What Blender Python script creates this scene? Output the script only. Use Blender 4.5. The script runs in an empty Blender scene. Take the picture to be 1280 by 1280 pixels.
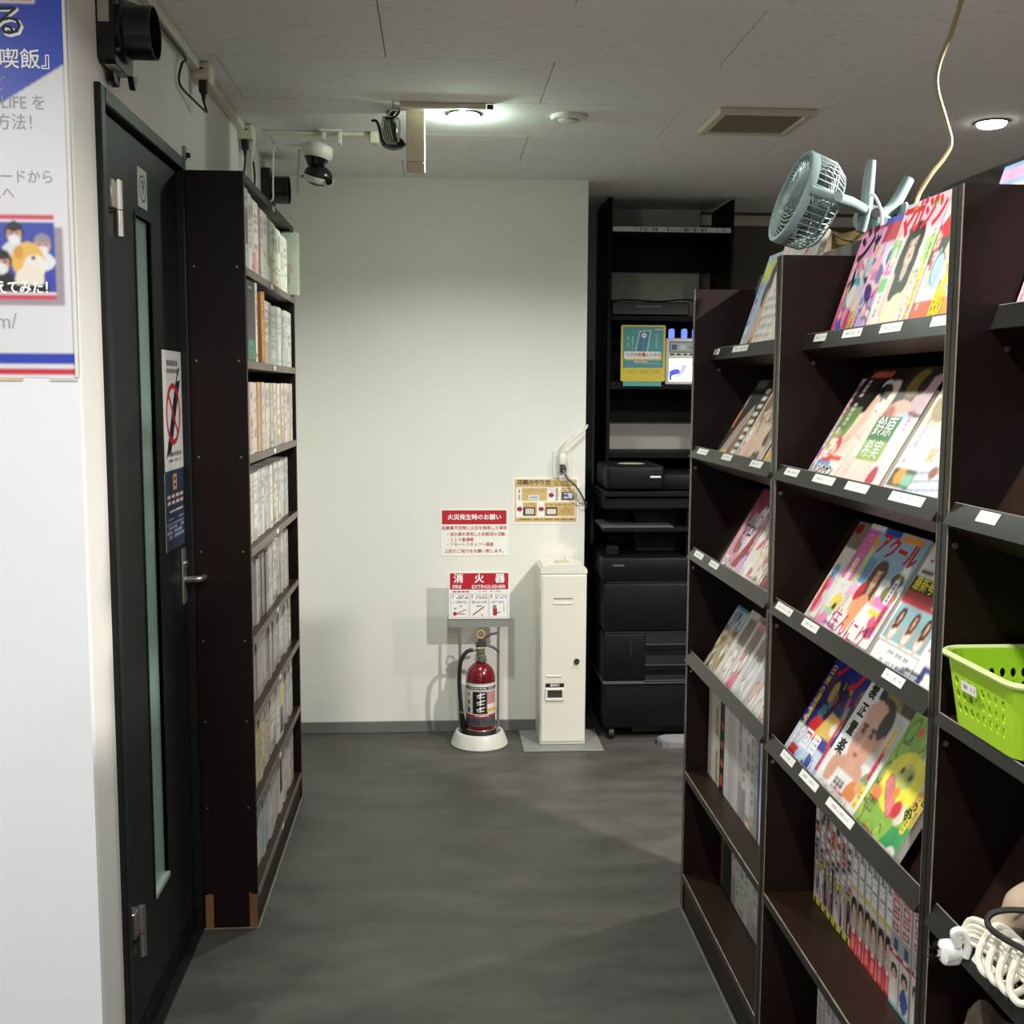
import bpy, bmesh, math, random
import numpy as np
from mathutils import Matrix, Vector

S = bpy.context.scene
COL = S.collection
R = math.radians

# ------------------------------------------------------------------ camera
FPX = 1400.0
yaw, pitch, roll = 0.0657765, 0.1078217, 0.005
cd = bpy.data.cameras.new('camera'); cam = bpy.data.objects.new('camera', cd); COL.objects.link(cam)
cd.sensor_fit = 'HORIZONTAL'; cd.sensor_width = 36.0; cd.lens = 36.0 * FPX / 1280.0
cd.clip_start = 0.02
fw = Vector((math.sin(yaw)*math.cos(pitch), math.cos(yaw)*math.cos(pitch), -math.sin(pitch)))
rt = Vector((math.cos(yaw), -math.sin(yaw), 0)); up = rt.cross(fw)
c_, s_ = math.cos(roll), math.sin(roll)
r2 = rt*c_ + up*s_; u2 = up*c_ - rt*s_
m = Matrix((r2, u2, -fw)).transposed().to_4x4(); m.translation = Vector((0, 0, 1.5))
cam.matrix_world = m
S.camera = cam

# ------------------------------------------------------------------ world, exposure
w = bpy.data.worlds.new('world'); S.world = w; w.use_nodes = True
w.node_tree.nodes['Background'].inputs[0].default_value = (0.5, 0.52, 0.55, 1)
w.node_tree.nodes['Background'].inputs[1].default_value = 0.05
S.view_settings.view_transform = 'Standard'; S.view_settings.look = 'None'
S.view_settings.gamma = 1.0; S.view_settings.use_curve_mapping = False
S.view_settings.exposure = 0.40

CEIL = 2.385
# recessed downlights of the room: x, y, watts, colour
LAMPS = [(.084, 3.72, 10, (.92, 1.0, .90), 60), (1.813, 3.68, 18, (1, .96, .91), 14),
         (1.67, 2.30, 82, (1, .955, .90), 14), (.13, 1.50, 14.5, (1, .97, .92), 14),
         (.10, -.35, 29, (.96, .98, 1.0), 14), (1.85, -.1, 12, (1, .96, .92), 14), (-1.5, .6, 21, (.97, .98, 1.0), 14)]  # last lamp is unseen, added to brighten the poster wall

# ------------------------------------------------------------------ helpers
def lin(c):
    if isinstance(c, str):
        c = c.lstrip('#'); c = [int(c[i:i+2], 16)/255 for i in (0, 2, 4)]
        return tuple(x/12.92 if x <= .04045 else ((x+.055)/1.055)**2.4 for x in c)
    return tuple(c)

MATS = {}
def pm(name, color, rough=.5, metal=0.0, var=0.0, vscale=20, bump=0.0, bscale=200, stretch=None, emit=0.0, alpha=1.0, trans=0.0, spec=.5, coat=0.0):
    """procedural principled material: noise-varied colour, noise bump"""
    if name in MATS: return MATS[name]
    M = bpy.data.materials.new(name); M.use_nodes = True; nt = M.node_tree; b = nt.nodes['Principled BSDF']
    c = lin(color)
    b.inputs['Base Color'].default_value = (*c, 1); b.inputs['Roughness'].default_value = rough
    b.inputs['Metallic'].default_value = metal; b.inputs['Specular IOR Level'].default_value = spec
    b.inputs['Coat Weight'].default_value = coat
    if trans: b.inputs['Transmission Weight'].default_value = trans
    if alpha < 1: b.inputs['Alpha'].default_value = alpha
    if emit:
        b.inputs['Emission Color'].default_value = (*c, 1); b.inputs['Emission Strength'].default_value = emit
    tc = nt.nodes.new('ShaderNodeTexCoord'); mp = nt.nodes.new('ShaderNodeMapping')
    nt.links.new(tc.outputs['Object'], mp.inputs['Vector'])
    if stretch: mp.inputs['Scale'].default_value = stretch
    n = nt.nodes.new('ShaderNodeTexNoise'); n.inputs['Scale'].default_value = vscale; n.inputs['Detail'].default_value = 5
    nt.links.new(mp.outputs[0], n.inputs['Vector'])
    v = var if var else .03
    rp = nt.nodes.new('ShaderNodeValToRGB')
    rp.color_ramp.elements[0].position = .3; rp.color_ramp.elements[1].position = .7
    rp.color_ramp.elements[0].color = (*[max(0, x*(1-v)) for x in c], 1)
    rp.color_ramp.elements[1].color = (*[min(1, x*(1+v)) for x in c], 1)
    nt.links.new(n.outputs['Fac'], rp.inputs[0]); nt.links.new(rp.outputs[0], b.inputs['Base Color'])
    if bump:
        n2 = nt.nodes.new('ShaderNodeTexNoise'); n2.inputs['Scale'].default_value = bscale; n2.inputs['Detail'].default_value = 3
        nt.links.new(mp.outputs[0], n2.inputs['Vector'])
        bp = nt.nodes.new('ShaderNodeBump'); bp.inputs['Strength'].default_value = bump; bp.inputs['Distance'].default_value = .002
        nt.links.new(n2.outputs['Fac'], bp.inputs['Height']); nt.links.new(bp.outputs[0], b.inputs['Normal'])
    MATS[name] = M
    return M

def print_mat(name, rough=.35, emit=0.0):
    """flat print: colour per vertex of the printed sheet"""
    if name in MATS: return MATS[name]
    M = bpy.data.materials.new(name); M.use_nodes = True; nt = M.node_tree; b = nt.nodes['Principled BSDF']
    a = nt.nodes.new('ShaderNodeAttribute'); a.attribute_name = 'Col'
    nt.links.new(a.outputs['Color'], b.inputs['Base Color'])
    if emit:
        nt.links.new(a.outputs['Color'], b.inputs['Emission Color']); b.inputs['Emission Strength'].default_value = emit
    b.inputs['Roughness'].default_value = rough
    MATS[name] = M
    return M

def link(o, parent=None, M=None):
    COL.objects.link(o)
    if parent is not None: o.parent = parent
    if M is not None: o.matrix_local = M
    return o

def empty(name, loc=(0, 0, 0), M=None):
    o = bpy.data.objects.new(name, None); o.empty_display_size = .05
    COL.objects.link(o)
    if M is not None: o.matrix_world = M
    else: o.location = loc
    return o

def tag(o, label, cat, group=None):
    o['label'] = label; o['category'] = cat
    if group: o['group'] = group
    return o

def struct(o):
    o['kind'] = 'structure'; return o

class G:
    def __init__(s): s.b = bmesh.new()
    def box(s, x0, x1, y0, y1, z0, z1, bv=0, M=None, seg=1):
        co = [(x0,y0,z0),(x1,y0,z0),(x1,y1,z0),(x0,y1,z0),(x0,y0,z1),(x1,y0,z1),(x1,y1,z1),(x0,y1,z1)]
        vs = [s.b.verts.new(M @ Vector(c) if M else c) for c in co]
        fs = [s.b.faces.new([vs[i] for i in f]) for f in ((3,2,1,0),(4,5,6,7),(0,1,5,4),(1,2,6,5),(2,3,7,6),(3,0,4,7))]
        if bv:
            es = list({e for f in fs for e in f.edges})
            bmesh.ops.bevel(s.b, geom=es, offset=bv, segments=seg, affect='EDGES', profile=.5)
        return s
    def lathe(s, prof, n=24, M=None, caps=True, arc=None):
        M = M or Matrix()
        rings = []
        for r, z in prof:
            rings.append([s.b.verts.new(M @ Vector((r*math.cos(2*math.pi*k/n), r*math.sin(2*math.pi*k/n), z))) for k in range(n)])
        for a, b in zip(rings, rings[1:]):
            for k in range(n): s.b.faces.new((a[k], a[(k+1) % n], b[(k+1) % n], b[k]))
        if caps:
            s.b.faces.new(rings[0][::-1]); s.b.faces.new(rings[-1])
        return s
    def cyl(s, p0, p1, r0, r1=None, n=20, caps=True):
        p0, p1 = Vector(p0), Vector(p1); d = p1-p0
        M = Matrix.Translation(p0) @ d.to_track_quat('Z', 'Y').to_matrix().to_4x4()
        return s.lathe([(r0, 0), (r0 if r1 is None else r1, d.length)], n, M, caps)
    def tube(s, pts, r, n=8, smooth=True, closed=False, res=6):
        P = [Vector(p) for p in pts]
        if smooth and len(P) > 2:
            Q = []
            L = len(P)
            rng = range(L if closed else L-1)
            for i in rng:
                p0 = P[(i-1) % L] if (closed or i > 0) else P[0]
                p1, p2 = P[i], P[(i+1) % L]
                p3 = P[(i+2) % L] if (closed or i+2 < L) else P[-1]
                for k in range(res):
                    t = k/res
                    Q.append(.5*((2*p1)+(-p0+p2)*t+(2*p0-5*p1+4*p2-p3)*t*t+(-p0+3*p1-3*p2+p3)*t**3))
            if not closed: Q.append(P[-1])
            P = Q
        rings = []; prev = None
        for i, p in enumerate(P):
            a = P[i-1] if (i > 0 or closed) else p
            b = P[(i+1) % len(P)] if (i+1 < len(P) or closed) else p
            d = (b-a).normalized() if (b-a).length > 1e-9 else Vector((0, 0, 1))
            if prev is None:
                x = d.orthogonal().normalized()
            else:
                x = prev - d*prev.dot(d); x = x.normalized() if x.length > 1e-6 else d.orthogonal().normalized()
            prev = x; y = d.cross(x)
            rr = r(i/(len(P)-1)) if callable(r) else r
            rings.append([s.b.verts.new(p + x*rr*math.cos(2*math.pi*k/n) + y*rr*math.sin(2*math.pi*k/n)) for k in range(n)])
        prs = list(zip(rings, rings[1:])) + ([(rings[-1], rings[0])] if closed else [])
        for a, b in prs:
            for k in range(n): s.b.faces.new((a[k], a[(k+1) % n], b[(k+1) % n], b[k]))
        if not closed:
            s.b.faces.new(rings[0][::-1]); s.b.faces.new(rings[-1])
        return s
    def prism(s, poly, depth, M=None, z0=0.0):
        """2-D outline in local XY, extruded along +Z"""
        M = M or Matrix()
        a = [s.b.verts.new(M @ Vector((x, y, z0))) for x, y in poly]
        b = [s.b.verts.new(M @ Vector((x, y, z0+depth))) for x, y in poly]
        n = len(poly)
        s.b.faces.new(a[::-1]); s.b.faces.new(b)
        for k in range(n): s.b.faces.new((a[k], a[(k+1) % n], b[(k+1) % n], b[k]))
        return s
    def ball(s, c, rx, ry=None, rz=None, n=16, M=None):
        ry = ry or rx; rz = rz or rx
        T = (M or Matrix()) @ Matrix.Translation(c) @ Matrix.Diagonal((rx, ry, rz, 1))
        bmesh.ops.create_uvsphere(s.b, u_segments=n, v_segments=max(6, n//2), radius=1, matrix=T)
        return s
    def torus(s, R_, r, M=None, n=40, k=8):
        M = M or Matrix()
        rings = []
        for i in range(n):
            a = 2*math.pi*i/n
            rings.append([s.b.verts.new(M @ Vector(((R_+r*math.cos(2*math.pi*j/k))*math.cos(a), (R_+r*math.cos(2*math.pi*j/k))*math.sin(a), r*math.sin(2*math.pi*j/k)))) for j in range(k)])
        for i in range(n):
            a, b = rings[i], rings[(i+1) % n]
            for j in range(k): s.b.faces.new((a[j], b[j], b[(j+1) % k], a[(j+1) % k]))
        return s
    def mesh(s, name, smooth=False):
        bmesh.ops.recalc_face_normals(s.b, faces=s.b.faces[:])
        me = bpy.data.meshes.new(name); s.b.to_mesh(me); s.b.free()
        if smooth:
            me.polygons.foreach_set('use_smooth', [True]*len(me.polygons))
            me.set_sharp_from_angle(angle=R(38))
        return me
    def obj(s, name, mat, parent=None, M=None, smooth=False):
        me = s.mesh(name, smooth); me.materials.append(mat)
        return link(bpy.data.objects.new(name, me), parent, M)

def rrect(x0, y0, x1, y1, r, n=5):
    p = []
    for cx, cy, a in ((x1-r, y0+r, -90), (x1-r, y1-r, 0), (x0+r, y1-r, 90), (x0+r, y0+r, 180)):
        for k in range(n+1):
            t = R(a + 90*k/n); p.append((cx+r*math.cos(t), cy+r*math.sin(t)))
    return p

def frame(origin, x, y):
    x, y = Vector(x).normalized(), Vector(y).normalized(); z = x.cross(y)
    M = Matrix((x, y, z)).transposed().to_4x4(); M.translation = Vector(origin); return M
def face_back(x, y, z): return frame((x, y, z), (1, 0, 0), (0, 0, 1))      # faces -Y (towards the aisle)
def face_left(x, y, z): return frame((x, y, z), (0, 1, 0), (0, 0, 1))      # on the left wall, faces +X
def face_right(x, y, z): return frame((x, y, z), (0, -1, 0), (0, 0, 1))    # in the right shelves, faces -X

def glyph_mesh(txt, size, bold=0.0, align='CENTER', sx=1.0):
    cu = bpy.data.curves.new('lettering', 'FONT'); cu.body = txt; cu.size = size; cu.align_x = align; cu.align_y = 'CENTER'
    cu.resolution_u = 2
    o = bpy.data.objects.new('lettering', cu); COL.objects.link(o)
    dg = bpy.context.evaluated_depsgraph_get(); dg.update()
    me = bpy.data.meshes.new_from_object(o.evaluated_get(dg))
    bpy.data.objects.remove(o); bpy.data.curves.remove(cu)
    return me

def lettering(parent, items, color, z=.0008, name='lettering', rough=.5):
    """items: (text, x, y, size[, bold, rot, sx, align]) joined into one part of its sign"""
    out = None
    for it in items:
        g = G()
        t, x, y, sz = it[:4]; bold = it[4] if len(it) > 4 else .01; rot = it[5] if len(it) > 5 else 0
        sx = it[6] if len(it) > 6 else 1; al = it[7] if len(it) > 7 else 'CENTER'
        b = bold*sz*1.1                         # heavier strokes: shifted copies of the outline, a hair apart
        offs = [(0, 0)] if b < sz*.006 else [(b, 0), (-b, 0), (0, b), (0, -b)]
        for q, (dx, dy) in enumerate(offs):
            me = glyph_mesh(t, sz, bold, al)
            me.transform(Matrix.Translation((x+dx, y+dy, z+q*.00004)) @ Matrix.Rotation(R(rot), 4, 'Z') @ Matrix.Diagonal((sx, 1, 1, 1)))
            g.b.from_mesh(me); bpy.data.meshes.remove(me)
        me = bpy.data.meshes.new(name); g.b.to_mesh(me); g.b.free()
        me.materials.append(pm('ink_'+color, color, rough))
        out = link(bpy.data.objects.new(name, me), parent)
    return out

# ---- flat print painted on a fine grid -------------------------------------
class Cv:
    def __init__(s, nx, ny, bg='#ffffff'):
        s.nx, s.ny = nx, ny
        s.U, s.V = np.meshgrid(np.linspace(0, 1, nx), np.linspace(0, 1, ny))
        s.c = np.empty((ny, nx, 3)); s.c[:] = lin(bg)
    def put(s, mask, c): s.c[mask] = lin(c); return s
    def rect(s, u0, v0, u1, v1, c): return s.put((s.U >= u0) & (s.U <= u1) & (s.V >= v0) & (s.V <= v1), c)
    def ell(s, cu, cv, ru, rv, c, rot=0):
        a = R(rot); du, dv = s.U-cu, s.V-cv
        x = du*math.cos(a)+dv*math.sin(a); y = -du*math.sin(a)+dv*math.cos(a)
        return s.put((x/ru)**2+(y/rv)**2 <= 1, c)
    def poly(s, pts, c):
        ins = np.zeros(s.U.shape, bool); n = len(pts)
        for i in range(n):
            (x1, y1), (x2, y2) = pts[i], pts[(i+1) % n]
            if y1 == y2: continue
            ins ^= ((s.V > y1) != (s.V > y2)) & (s.U < (x2-x1)*(s.V-y1)/(y2-y1)+x1)
        return s.put(ins, c)
    def seg(s, p, q, w, c):
        p, q = np.array(p, float), np.array(q, float); d = q-p; L = max(1e-9, d@d)
        t = np.clip(((s.U-p[0])*d[0]+(s.V-p[1])*d[1])/L, 0, 1)
        return s.put((s.U-p[0]-t*d[0])**2+(s.V-p[1]-t*d[1])**2 <= w*w, c)
    def marks(s, u0, v0, u1, v1, c, rows, cols, rnd, fill=.7, vert=False):
        """lines of print too small to read"""
        rh = (v1-v0)/rows; cw = (u1-u0)/cols
        for i in range(rows):
            for j in range(cols):
                if rnd.random() < fill:
                    s.rect(u0+j*cw+cw*.1, v0+i*rh+rh*.22, u0+(j+1)*cw-cw*.12, v0+(i+1)*rh-rh*.22, c)
        return s
    def busy(s, u0, v0, u1, v1, pal, n, rnd, size=.12):
        for i in range(n):
            u, v = rnd.uniform(u0, u1), rnd.uniform(v0, v1); a = size*rnd.uniform(.35, 1); b = a*rnd.uniform(.4, 1.3)
            r = rnd.uniform(0, 180); c = rnd.choice(pal)
            if rnd.random() < .45: s.ell(u, v, a*1.12+.008, b*.8+.008, '#1c1620', r)
            s.ell(u, v, a, b*.75, c, r)
        return s
    def soft(s, k=1):
        for _ in range(k):
            p = np.pad(s.c, ((1, 1), (1, 1), (0, 0)), 'edge')
            s.c = (p[1:-1, 1:-1]*4+p[:-2, 1:-1]*2+p[2:, 1:-1]*2+p[1:-1, :-2]*2+p[1:-1, 2:]*2+p[:-2, :-2]+p[2:, 2:]+p[:-2, 2:]+p[2:, :-2])/16
        return s
    def cloud(s, amt, rnd):
        """uneven tone of a printed photograph"""
        rs = np.random.RandomState(rnd.randint(0, 10**6)); f = np.zeros(s.U.shape)
        for _ in range(10):
            a, b, p = rs.uniform(4, 26), rs.uniform(4, 26), rs.uniform(0, 6.28)
            f += np.sin(s.U*a+p)*np.sin(s.V*b+p*1.7)
        s.c = np.clip(s.c*(1+amt*f[..., None]/10), 0, 1); return s
    def blurbs(s, n, rnd, pal, band=None):
        """small cover lines, too fine to read"""
        for _ in range(n):
            side = rnd.choice((0, 0, 1, 1, 2)); c = rnd.choice(pal)
            if side < 2:
                u = rnd.uniform(.02, .10) if side == 0 else rnd.uniform(.84, .93); v = rnd.uniform(.05, .6); L = rnd.uniform(.12, .3)
                if rnd.random() < .35: s.rect(u-.008, v-.01, u+.058, v+L+.01, rnd.choice(['#f6f2ee', '#f4e04a', '#ffffff', '#e8485c']))
                s.marks(u, v, u+.05, v+L, c, int(L/.03), 1, rnd, .85)
            else:
                u = rnd.uniform(.05, .55); v = rnd.uniform(.02, .12); L = rnd.uniform(.2, .4)
                s.marks(u, v, u+L, v+.035, c, 1, int(L/.035), rnd, .85)
        return s
    def grain(s, amt, rnd):
        g = np.random.RandomState(rnd.randint(0, 10**6)).rand(s.ny, s.nx, 1); s.c = np.clip(s.c*(1+amt*(g-.5)), 0, 1); return s

def sheet_mesh(cv, w, h, z=0.0, bend=None, box=None, side='#e8e4da'):
    """printed grid w x h; with box=depth also the block behind it"""
    nx, ny = cv.nx, cv.ny
    x = cv.U*w; y = cv.V*h
    zz = np.full(x.shape, z) if bend is None else bend(cv.U, cv.V)+z
    co = np.stack([x, y, zz], -1).reshape(-1, 3)
    idx = np.arange(nx*ny).reshape(ny, nx)
    q = np.stack([idx[:-1, :-1], idx[:-1, 1:], idx[1:, 1:], idx[1:, :-1]], -1).reshape(-1, 4)
    cols = cv.c.reshape(-1, 3)
    faces = q.tolist()
    if box:
        n0 = len(co)
        bc = np.array([(0, 0, z-.0003), (w, 0, z-.0003), (w, h, z-.0003), (0, h, z-.0003), (0, 0, z-box), (w, 0, z-box), (w, h, z-box), (0, h, z-box)])
        co = np.concatenate([co, bc]); cols = np.concatenate([cols, np.tile(np.array(lin(side)), (8, 1))])
        faces += [[n0+i for i in f] for f in ((0, 4, 5, 1), (1, 5, 6, 2), (2, 6, 7, 3), (3, 7, 4, 0), (7, 6, 5, 4))]
    me = bpy.data.meshes.new('print'); me.from_pydata(co.tolist(), [], faces)
    a = me.color_attributes.new('Col', 'FLOAT_COLOR', 'POINT')
    a.data.foreach_set('color', np.concatenate([cols, np.ones((len(cols), 1))], 1).ravel())
    return me

def sheet(name, cv, w, h, parent=None, M=None, z=0.0, bend=None, box=None, side='#e8e4da', mat=None):
    me = sheet_mesh(cv, w, h, z, bend, box, side); me.materials.append(mat or print_mat('print_gloss'))
    return link(bpy.data.objects.new(name, me), parent, M)

rnd = random.Random(7)

# ------------------------------------------------------------------ materials
WALL = pm('painted_wall', '#e4e2db', .7, var=.02, vscale=3, bump=.15, bscale=400)
COLUMN = pm('white_wall', '#eef0f1', .6, var=.01, vscale=3, bump=.12, bscale=400)
DARKWALL = pm('niche_wall', '#b7b4ac', .8, var=.03)
BROWNWALL = pm('far_wall', '#5f5a52', .8, var=.03)
BASEB = pm('grey_vinyl_baseboard', '#6c6d69', .6, var=.05)
BROWN = pm('dark_brown_board', '#1c110d', .42, spec=.22, var=.25, vscale=6, stretch=(1, 1, .15), bump=.05, bscale=300)
BROWNE = pm('worn_board_edge', '#4a4038', .5, var=.3, vscale=40)
SHELFTOP = pm('shelf_board_brown', '#281911', .4, spec=.3, var=.2, vscale=9, bump=.05)
LIP = pm('dark_grey_plastic_lip', '#22211e', .32, spec=.35, var=.1, vscale=30)
BLACK = pm('black_board', '#060607', .5, var=.2, spec=.15)
BLACKG = pm('black_gloss_plastic', '#0c0c0e', .28, var=.1)
BLACKM = pm('black_rubber', '#151515', .6)
WHITEP = pm('white_plastic', '#e4e2d8', .4, var=.02)
CREAM = pm('cream_plastic', '#d8d2c0', .45, var=.03)
PAPER = pm('white_paper', '#f0eee8', .6, var=.02)
PAGES = pm('page_block', '#e4ddcd', .8, var=.08, vscale=300, stretch=(.05, .05, 8))
METAL = pm('brushed_steel', '#a7a59c', .35, metal=.9, var=.05)
CHROME = pm('chrome', '#d0d0cc', .15, metal=1)
DOORM = pm('door_black_green', '#131715', .5, spec=.25, var=.12, vscale=5, stretch=(1, 1, .1), bump=.06, bscale=120)
GLASS = pm('green_frosted_glass', '#7d968a', .3, var=.05)
COPIER = pm('copier_charcoal', '#0a0b10', .5, spec=.18, var=.05, bump=.08, bscale=600)
GREYPL = pm('grey_plate', '#7e7e7a', .6, var=.06)
LABELW = PAPER
# ================================================================== STRUCTURE
def floor_mat():
    M = bpy.data.materials.new('dark_mottled_vinyl'); M.use_nodes = True; nt = M.node_tree; b = nt.nodes['Principled BSDF']
    tc = nt.nodes.new('ShaderNodeTexCoord')
    n1 = nt.nodes.new('ShaderNodeTexNoise'); n1.inputs['Scale'].default_value = 3.5; n1.inputs['Detail'].default_value = 8; n1.inputs['Roughness'].default_value = .62
    n2 = nt.nodes.new('ShaderNodeTexNoise'); n2.inputs['Scale'].default_value = 40; n2.inputs['Detail'].default_value = 4
    mp = nt.nodes.new('ShaderNodeMapping'); mp.inputs['Scale'].default_value = (1, 2.2, 1)
    nt.links.new(tc.outputs['Object'], mp.inputs[0]); nt.links.new(mp.outputs[0], n1.inputs[0]); nt.links.new(tc.outputs['Object'], n2.inputs[0])
    r = nt.nodes.new('ShaderNodeValToRGB'); r.color_ramp.elements[0].position = .36; r.color_ramp.elements[1].position = .68
    r.color_ramp.elements[0].color = (*lin('#3c3a37'), 1); r.color_ramp.elements[1].color = (*lin('#524e49'), 1)
    mx = nt.nodes.new('ShaderNodeMix'); mx.data_type = 'RGBA'; mx.blend_type = 'OVERLAY'; mx.inputs[0].default_value = .18
    nt.links.new(n1.outputs[0], r.inputs[0]); nt.links.new(r.outputs[0], mx.inputs[6]); nt.links.new(n2.outputs['Color'], mx.inputs[7])
    nt.links.new(mx.outputs[2], b.inputs['Base Color'])
    rr = nt.nodes.new('ShaderNodeMapRange'); rr.inputs[3].default_value = .42; rr.inputs[4].default_value = .6
    nt.links.new(n1.outputs[0], rr.inputs[0]); nt.links.new(rr.outputs[0], b.inputs['Roughness'])
    bp = nt.nodes.new('ShaderNodeBump'); bp.inputs['Strength'].default_value = .1; bp.inputs['Distance'].default_value = .001
    nt.links.new(n2.outputs[0], bp.inputs['Height']); nt.links.new(bp.outputs[0], b.inputs['Normal'])
    return M

def ceil_mat():
    M = bpy.data.materials.new('acoustic_board'); M.use_nodes = True; nt = M.node_tree; b = nt.nodes['Principled BSDF']
    b.inputs['Roughness'].default_value = .9; b.inputs['Specular IOR Level'].default_value = .15
    ge = nt.nodes.new('ShaderNodeNewGeometry'); mp = nt.nodes.new('ShaderNodeMapping'); mp.inputs['Scale'].default_value = (28, 170, 1)
    nt.links.new(ge.outputs['Position'], mp.inputs[0])
    n = nt.nodes.new('ShaderNodeTexNoise'); n.inputs['Scale'].default_value = 1; n.inputs['Detail'].default_value = 3; n.inputs['Roughness'].default_value = .7
    nt.links.new(mp.outputs[0], n.inputs[0])
    r = nt.nodes.new('ShaderNodeValToRGB'); r.color_ramp.elements[0].position = .30; r.color_ramp.elements[1].position = .38
    r.color_ramp.elements[0].color = (*lin('#b0aeac'), 1); r.color_ramp.elements[1].color = (*lin('#eceae8'), 1)
    nt.links.new(n.outputs[0], r.inputs[0]); nt.links.new(r.outputs[0], b.inputs['Base Color'])
    bp = nt.nodes.new('ShaderNodeBump'); bp.inputs['Strength'].default_value = .35; bp.inputs['Distance'].default_value = .003
    nt.links.new(r.outputs[0], bp.inputs['Height']); nt.links.new(bp.outputs[0], b.inputs['Normal'])
    return M

XL, XR, YN, YF = -2.3, 3.2, -2.2, 5.60
struct(G().box(XL, XR, YN, YF, -.06, 0).obj('floor', floor_mat()))
ceiling = struct(G().box(XL, XR, YN, YF, CEIL+.010, CEIL+.08).obj('ceiling', pm('ceiling_substrate', '#55514c', .9)))
CM = ceil_mat()
WX, DY = .909, .4455
rowy = [2.684 + DY*k for k in range(-11, 8)]
for k, y0 in enumerate(rowy):
    y1 = y0+DY
    a, b_ = max(y0, YN), min(y1, YF)
    if b_-a < .02: continue
    off = -.592 if (k-11) % 2 == 1 else -.139
    for j in range(-3, 6):
        xa, xb = off+WX*j, off+WX*(j+1)
        xa, xb = max(xa, XL), min(xb, XR)
        if xb-xa < .02: continue
        g = G(); e = .0012
        g.box(xa+e, xb-e, a+e, b_-e, CEIL, CEIL+.0095, bv=.0012)
        g.obj('ceiling_board', CM, ceiling)

# walls
wl = G()
wl.box(-.80, -.668, 2.17, 2.305, 0, CEIL); wl.box(-.80, -.668, 2.305, 3.045, 2.092, CEIL); wl.box(-.80, -.668, 3.045, 4.83, 0, CEIL)
struct(wl.obj('wall_left', WALL))
struct(G().box(XL, -.668, 2.15, 2.17, 0, CEIL).obj('wall_left_front', COLUMN))
struct(G().box(-.80, .636, 4.83, YF, 0, CEIL).obj('wall_back', WALL))
wn = struct(G().box(.636, XR, YF, YF+.1, 0, CEIL).obj('wall_niche', BROWNWALL))
struct(G().box(.64, 1.285, 5.55, YF, 0, CEIL).obj('wall_niche_panel', DARKWALL))
struct(G().box(1.29, XR, 5.575, YF, 2.318, 2.368, bv=.004).obj('trim_1', pm('pale_moulding', '#c9c4b8', .5)))
struct(G().box(XR, XR+.1, YN, YF, 0, CEIL).obj('wall_right', BROWNWALL))
struct(G().box(XL, XR, YN-.1, YN, 0, CEIL).obj('wall_behind', WALL))
struct(G().box(XL-.1, XL, YN, 2.17, 0, CEIL).obj('wall_far_left', WALL))
struct(G().box(-.655, .642, 4.822, 4.83, 0, .052, bv=.0025).obj('baseboard_back', BASEB))
struct(G().box(-.668, -.660, 4.06, 4.822, 0, .052, bv=.0025).obj('baseboard_left', BASEB))
struct(G().box(-.668, -.660, 3.048, 3.075, 0, .075, bv=.0025).obj('baseboard_left_front', BASEB))
struct(G().box(.636, .644, 4.822, 5.55, 0, .052, bv=.0025).obj('baseboard_niche', BASEB))

# door
door = empty('door_1', (-.668, 2.31, 0)); struct(door)
def dl(g, name, mat, parent=None, smooth=False):      # geometry given in world space, kept under the door
    return g.obj(name, mat, parent or door, Matrix.Translation((.668, -2.31, 0)) if (parent is None or parent is door) else None, smooth)
g = G(); g.box(-.76, -.655, 2.303, 2.335, 0, 2.095, bv=.003); g.box(-.76, -.655, 3.015, 3.047, 0, 2.095, bv=.003)
g.box(-.76, -.655, 2.335, 3.015, 2.062, 2.095, bv=.003); g.box(-.76, -.655, 2.335, 3.015, 0, .012)
dl(g, 'door_frame', pm('door_frame_black', '#141919', .45, spec=.25, var=.1))
sy0, sy1, sz0, sz1 = 2.600, 2.735, .300, 1.887
g = G()
g.box(-.715, -.675, 2.338, sy0, .016, 2.058); g.box(-.715, -.675, sy1, 3.012, .016, 2.058)
g.box(-.715, -.675, sy0, sy1, .016, sz0); g.box(-.715, -.675, sy0, sy1, sz1, 2.058)
slab = dl(g, 'door_slab', DOORM)
dl(G().box(-.690, -.684, sy0, sy1, sz0, sz1), 'window_pane', GLASS)
g = G(); t = .007
g.box(-.700, -.672, sy0-t, sy0, sz0-t, sz1+t); g.box(-.700, -.672, sy1, sy1+t, sz0-t, sz1+t); g.box(-.700, -.672, sy0, sy1, sz1, sz1+t)
dl(g, 'window_bead', DOORM)
dl(G().box(-.684, -.6705, sy0, sy1, sz0-t, sz0+.004), 'window_sill', pm('pale_sill', '#8f998f', .5))
dl(G().box(-.6749, -.671, 2.345, 3.008, .03, .075, bv=.001), 'kick_strip', BLACK)
for hz in (1.81, .262):
    g = G(); g.cyl((-.652, 2.392, hz), (-.652, 2.392, hz+.052), .0095); g.cyl((-.652, 2.392, hz+.054), (-.652, 2.392, hz+.112), .0095)
    g.box(-.672, -.654, 2.352, 2.392, hz+.054, hz+.112, bv=.002); g.box(-.672, -.654, 2.392, 2.40, hz, hz+.052)
    g.cyl((-.652, 2.392, hz+.05), (-.652, 2.392, hz+.115), .004)
    dl(g, 'hinge', METAL, smooth=True)
g = G(); g.box(-.675, -.669, 2.955, 2.995, .935, 1.083, bv=.002); plate = dl(g, 'handle_plate', METAL)
g = G(); g.cyl((-.669, 2.975, 1.0), (-.640, 2.975, 1.0), .009); g.tube([(-.642, 2.975, 1.0), (-.634, 2.98, 1.0), (-.630, 2.995, .999), (-.630, 3.03, .997)], lambda t: .0095-.002*t, 10)
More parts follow.
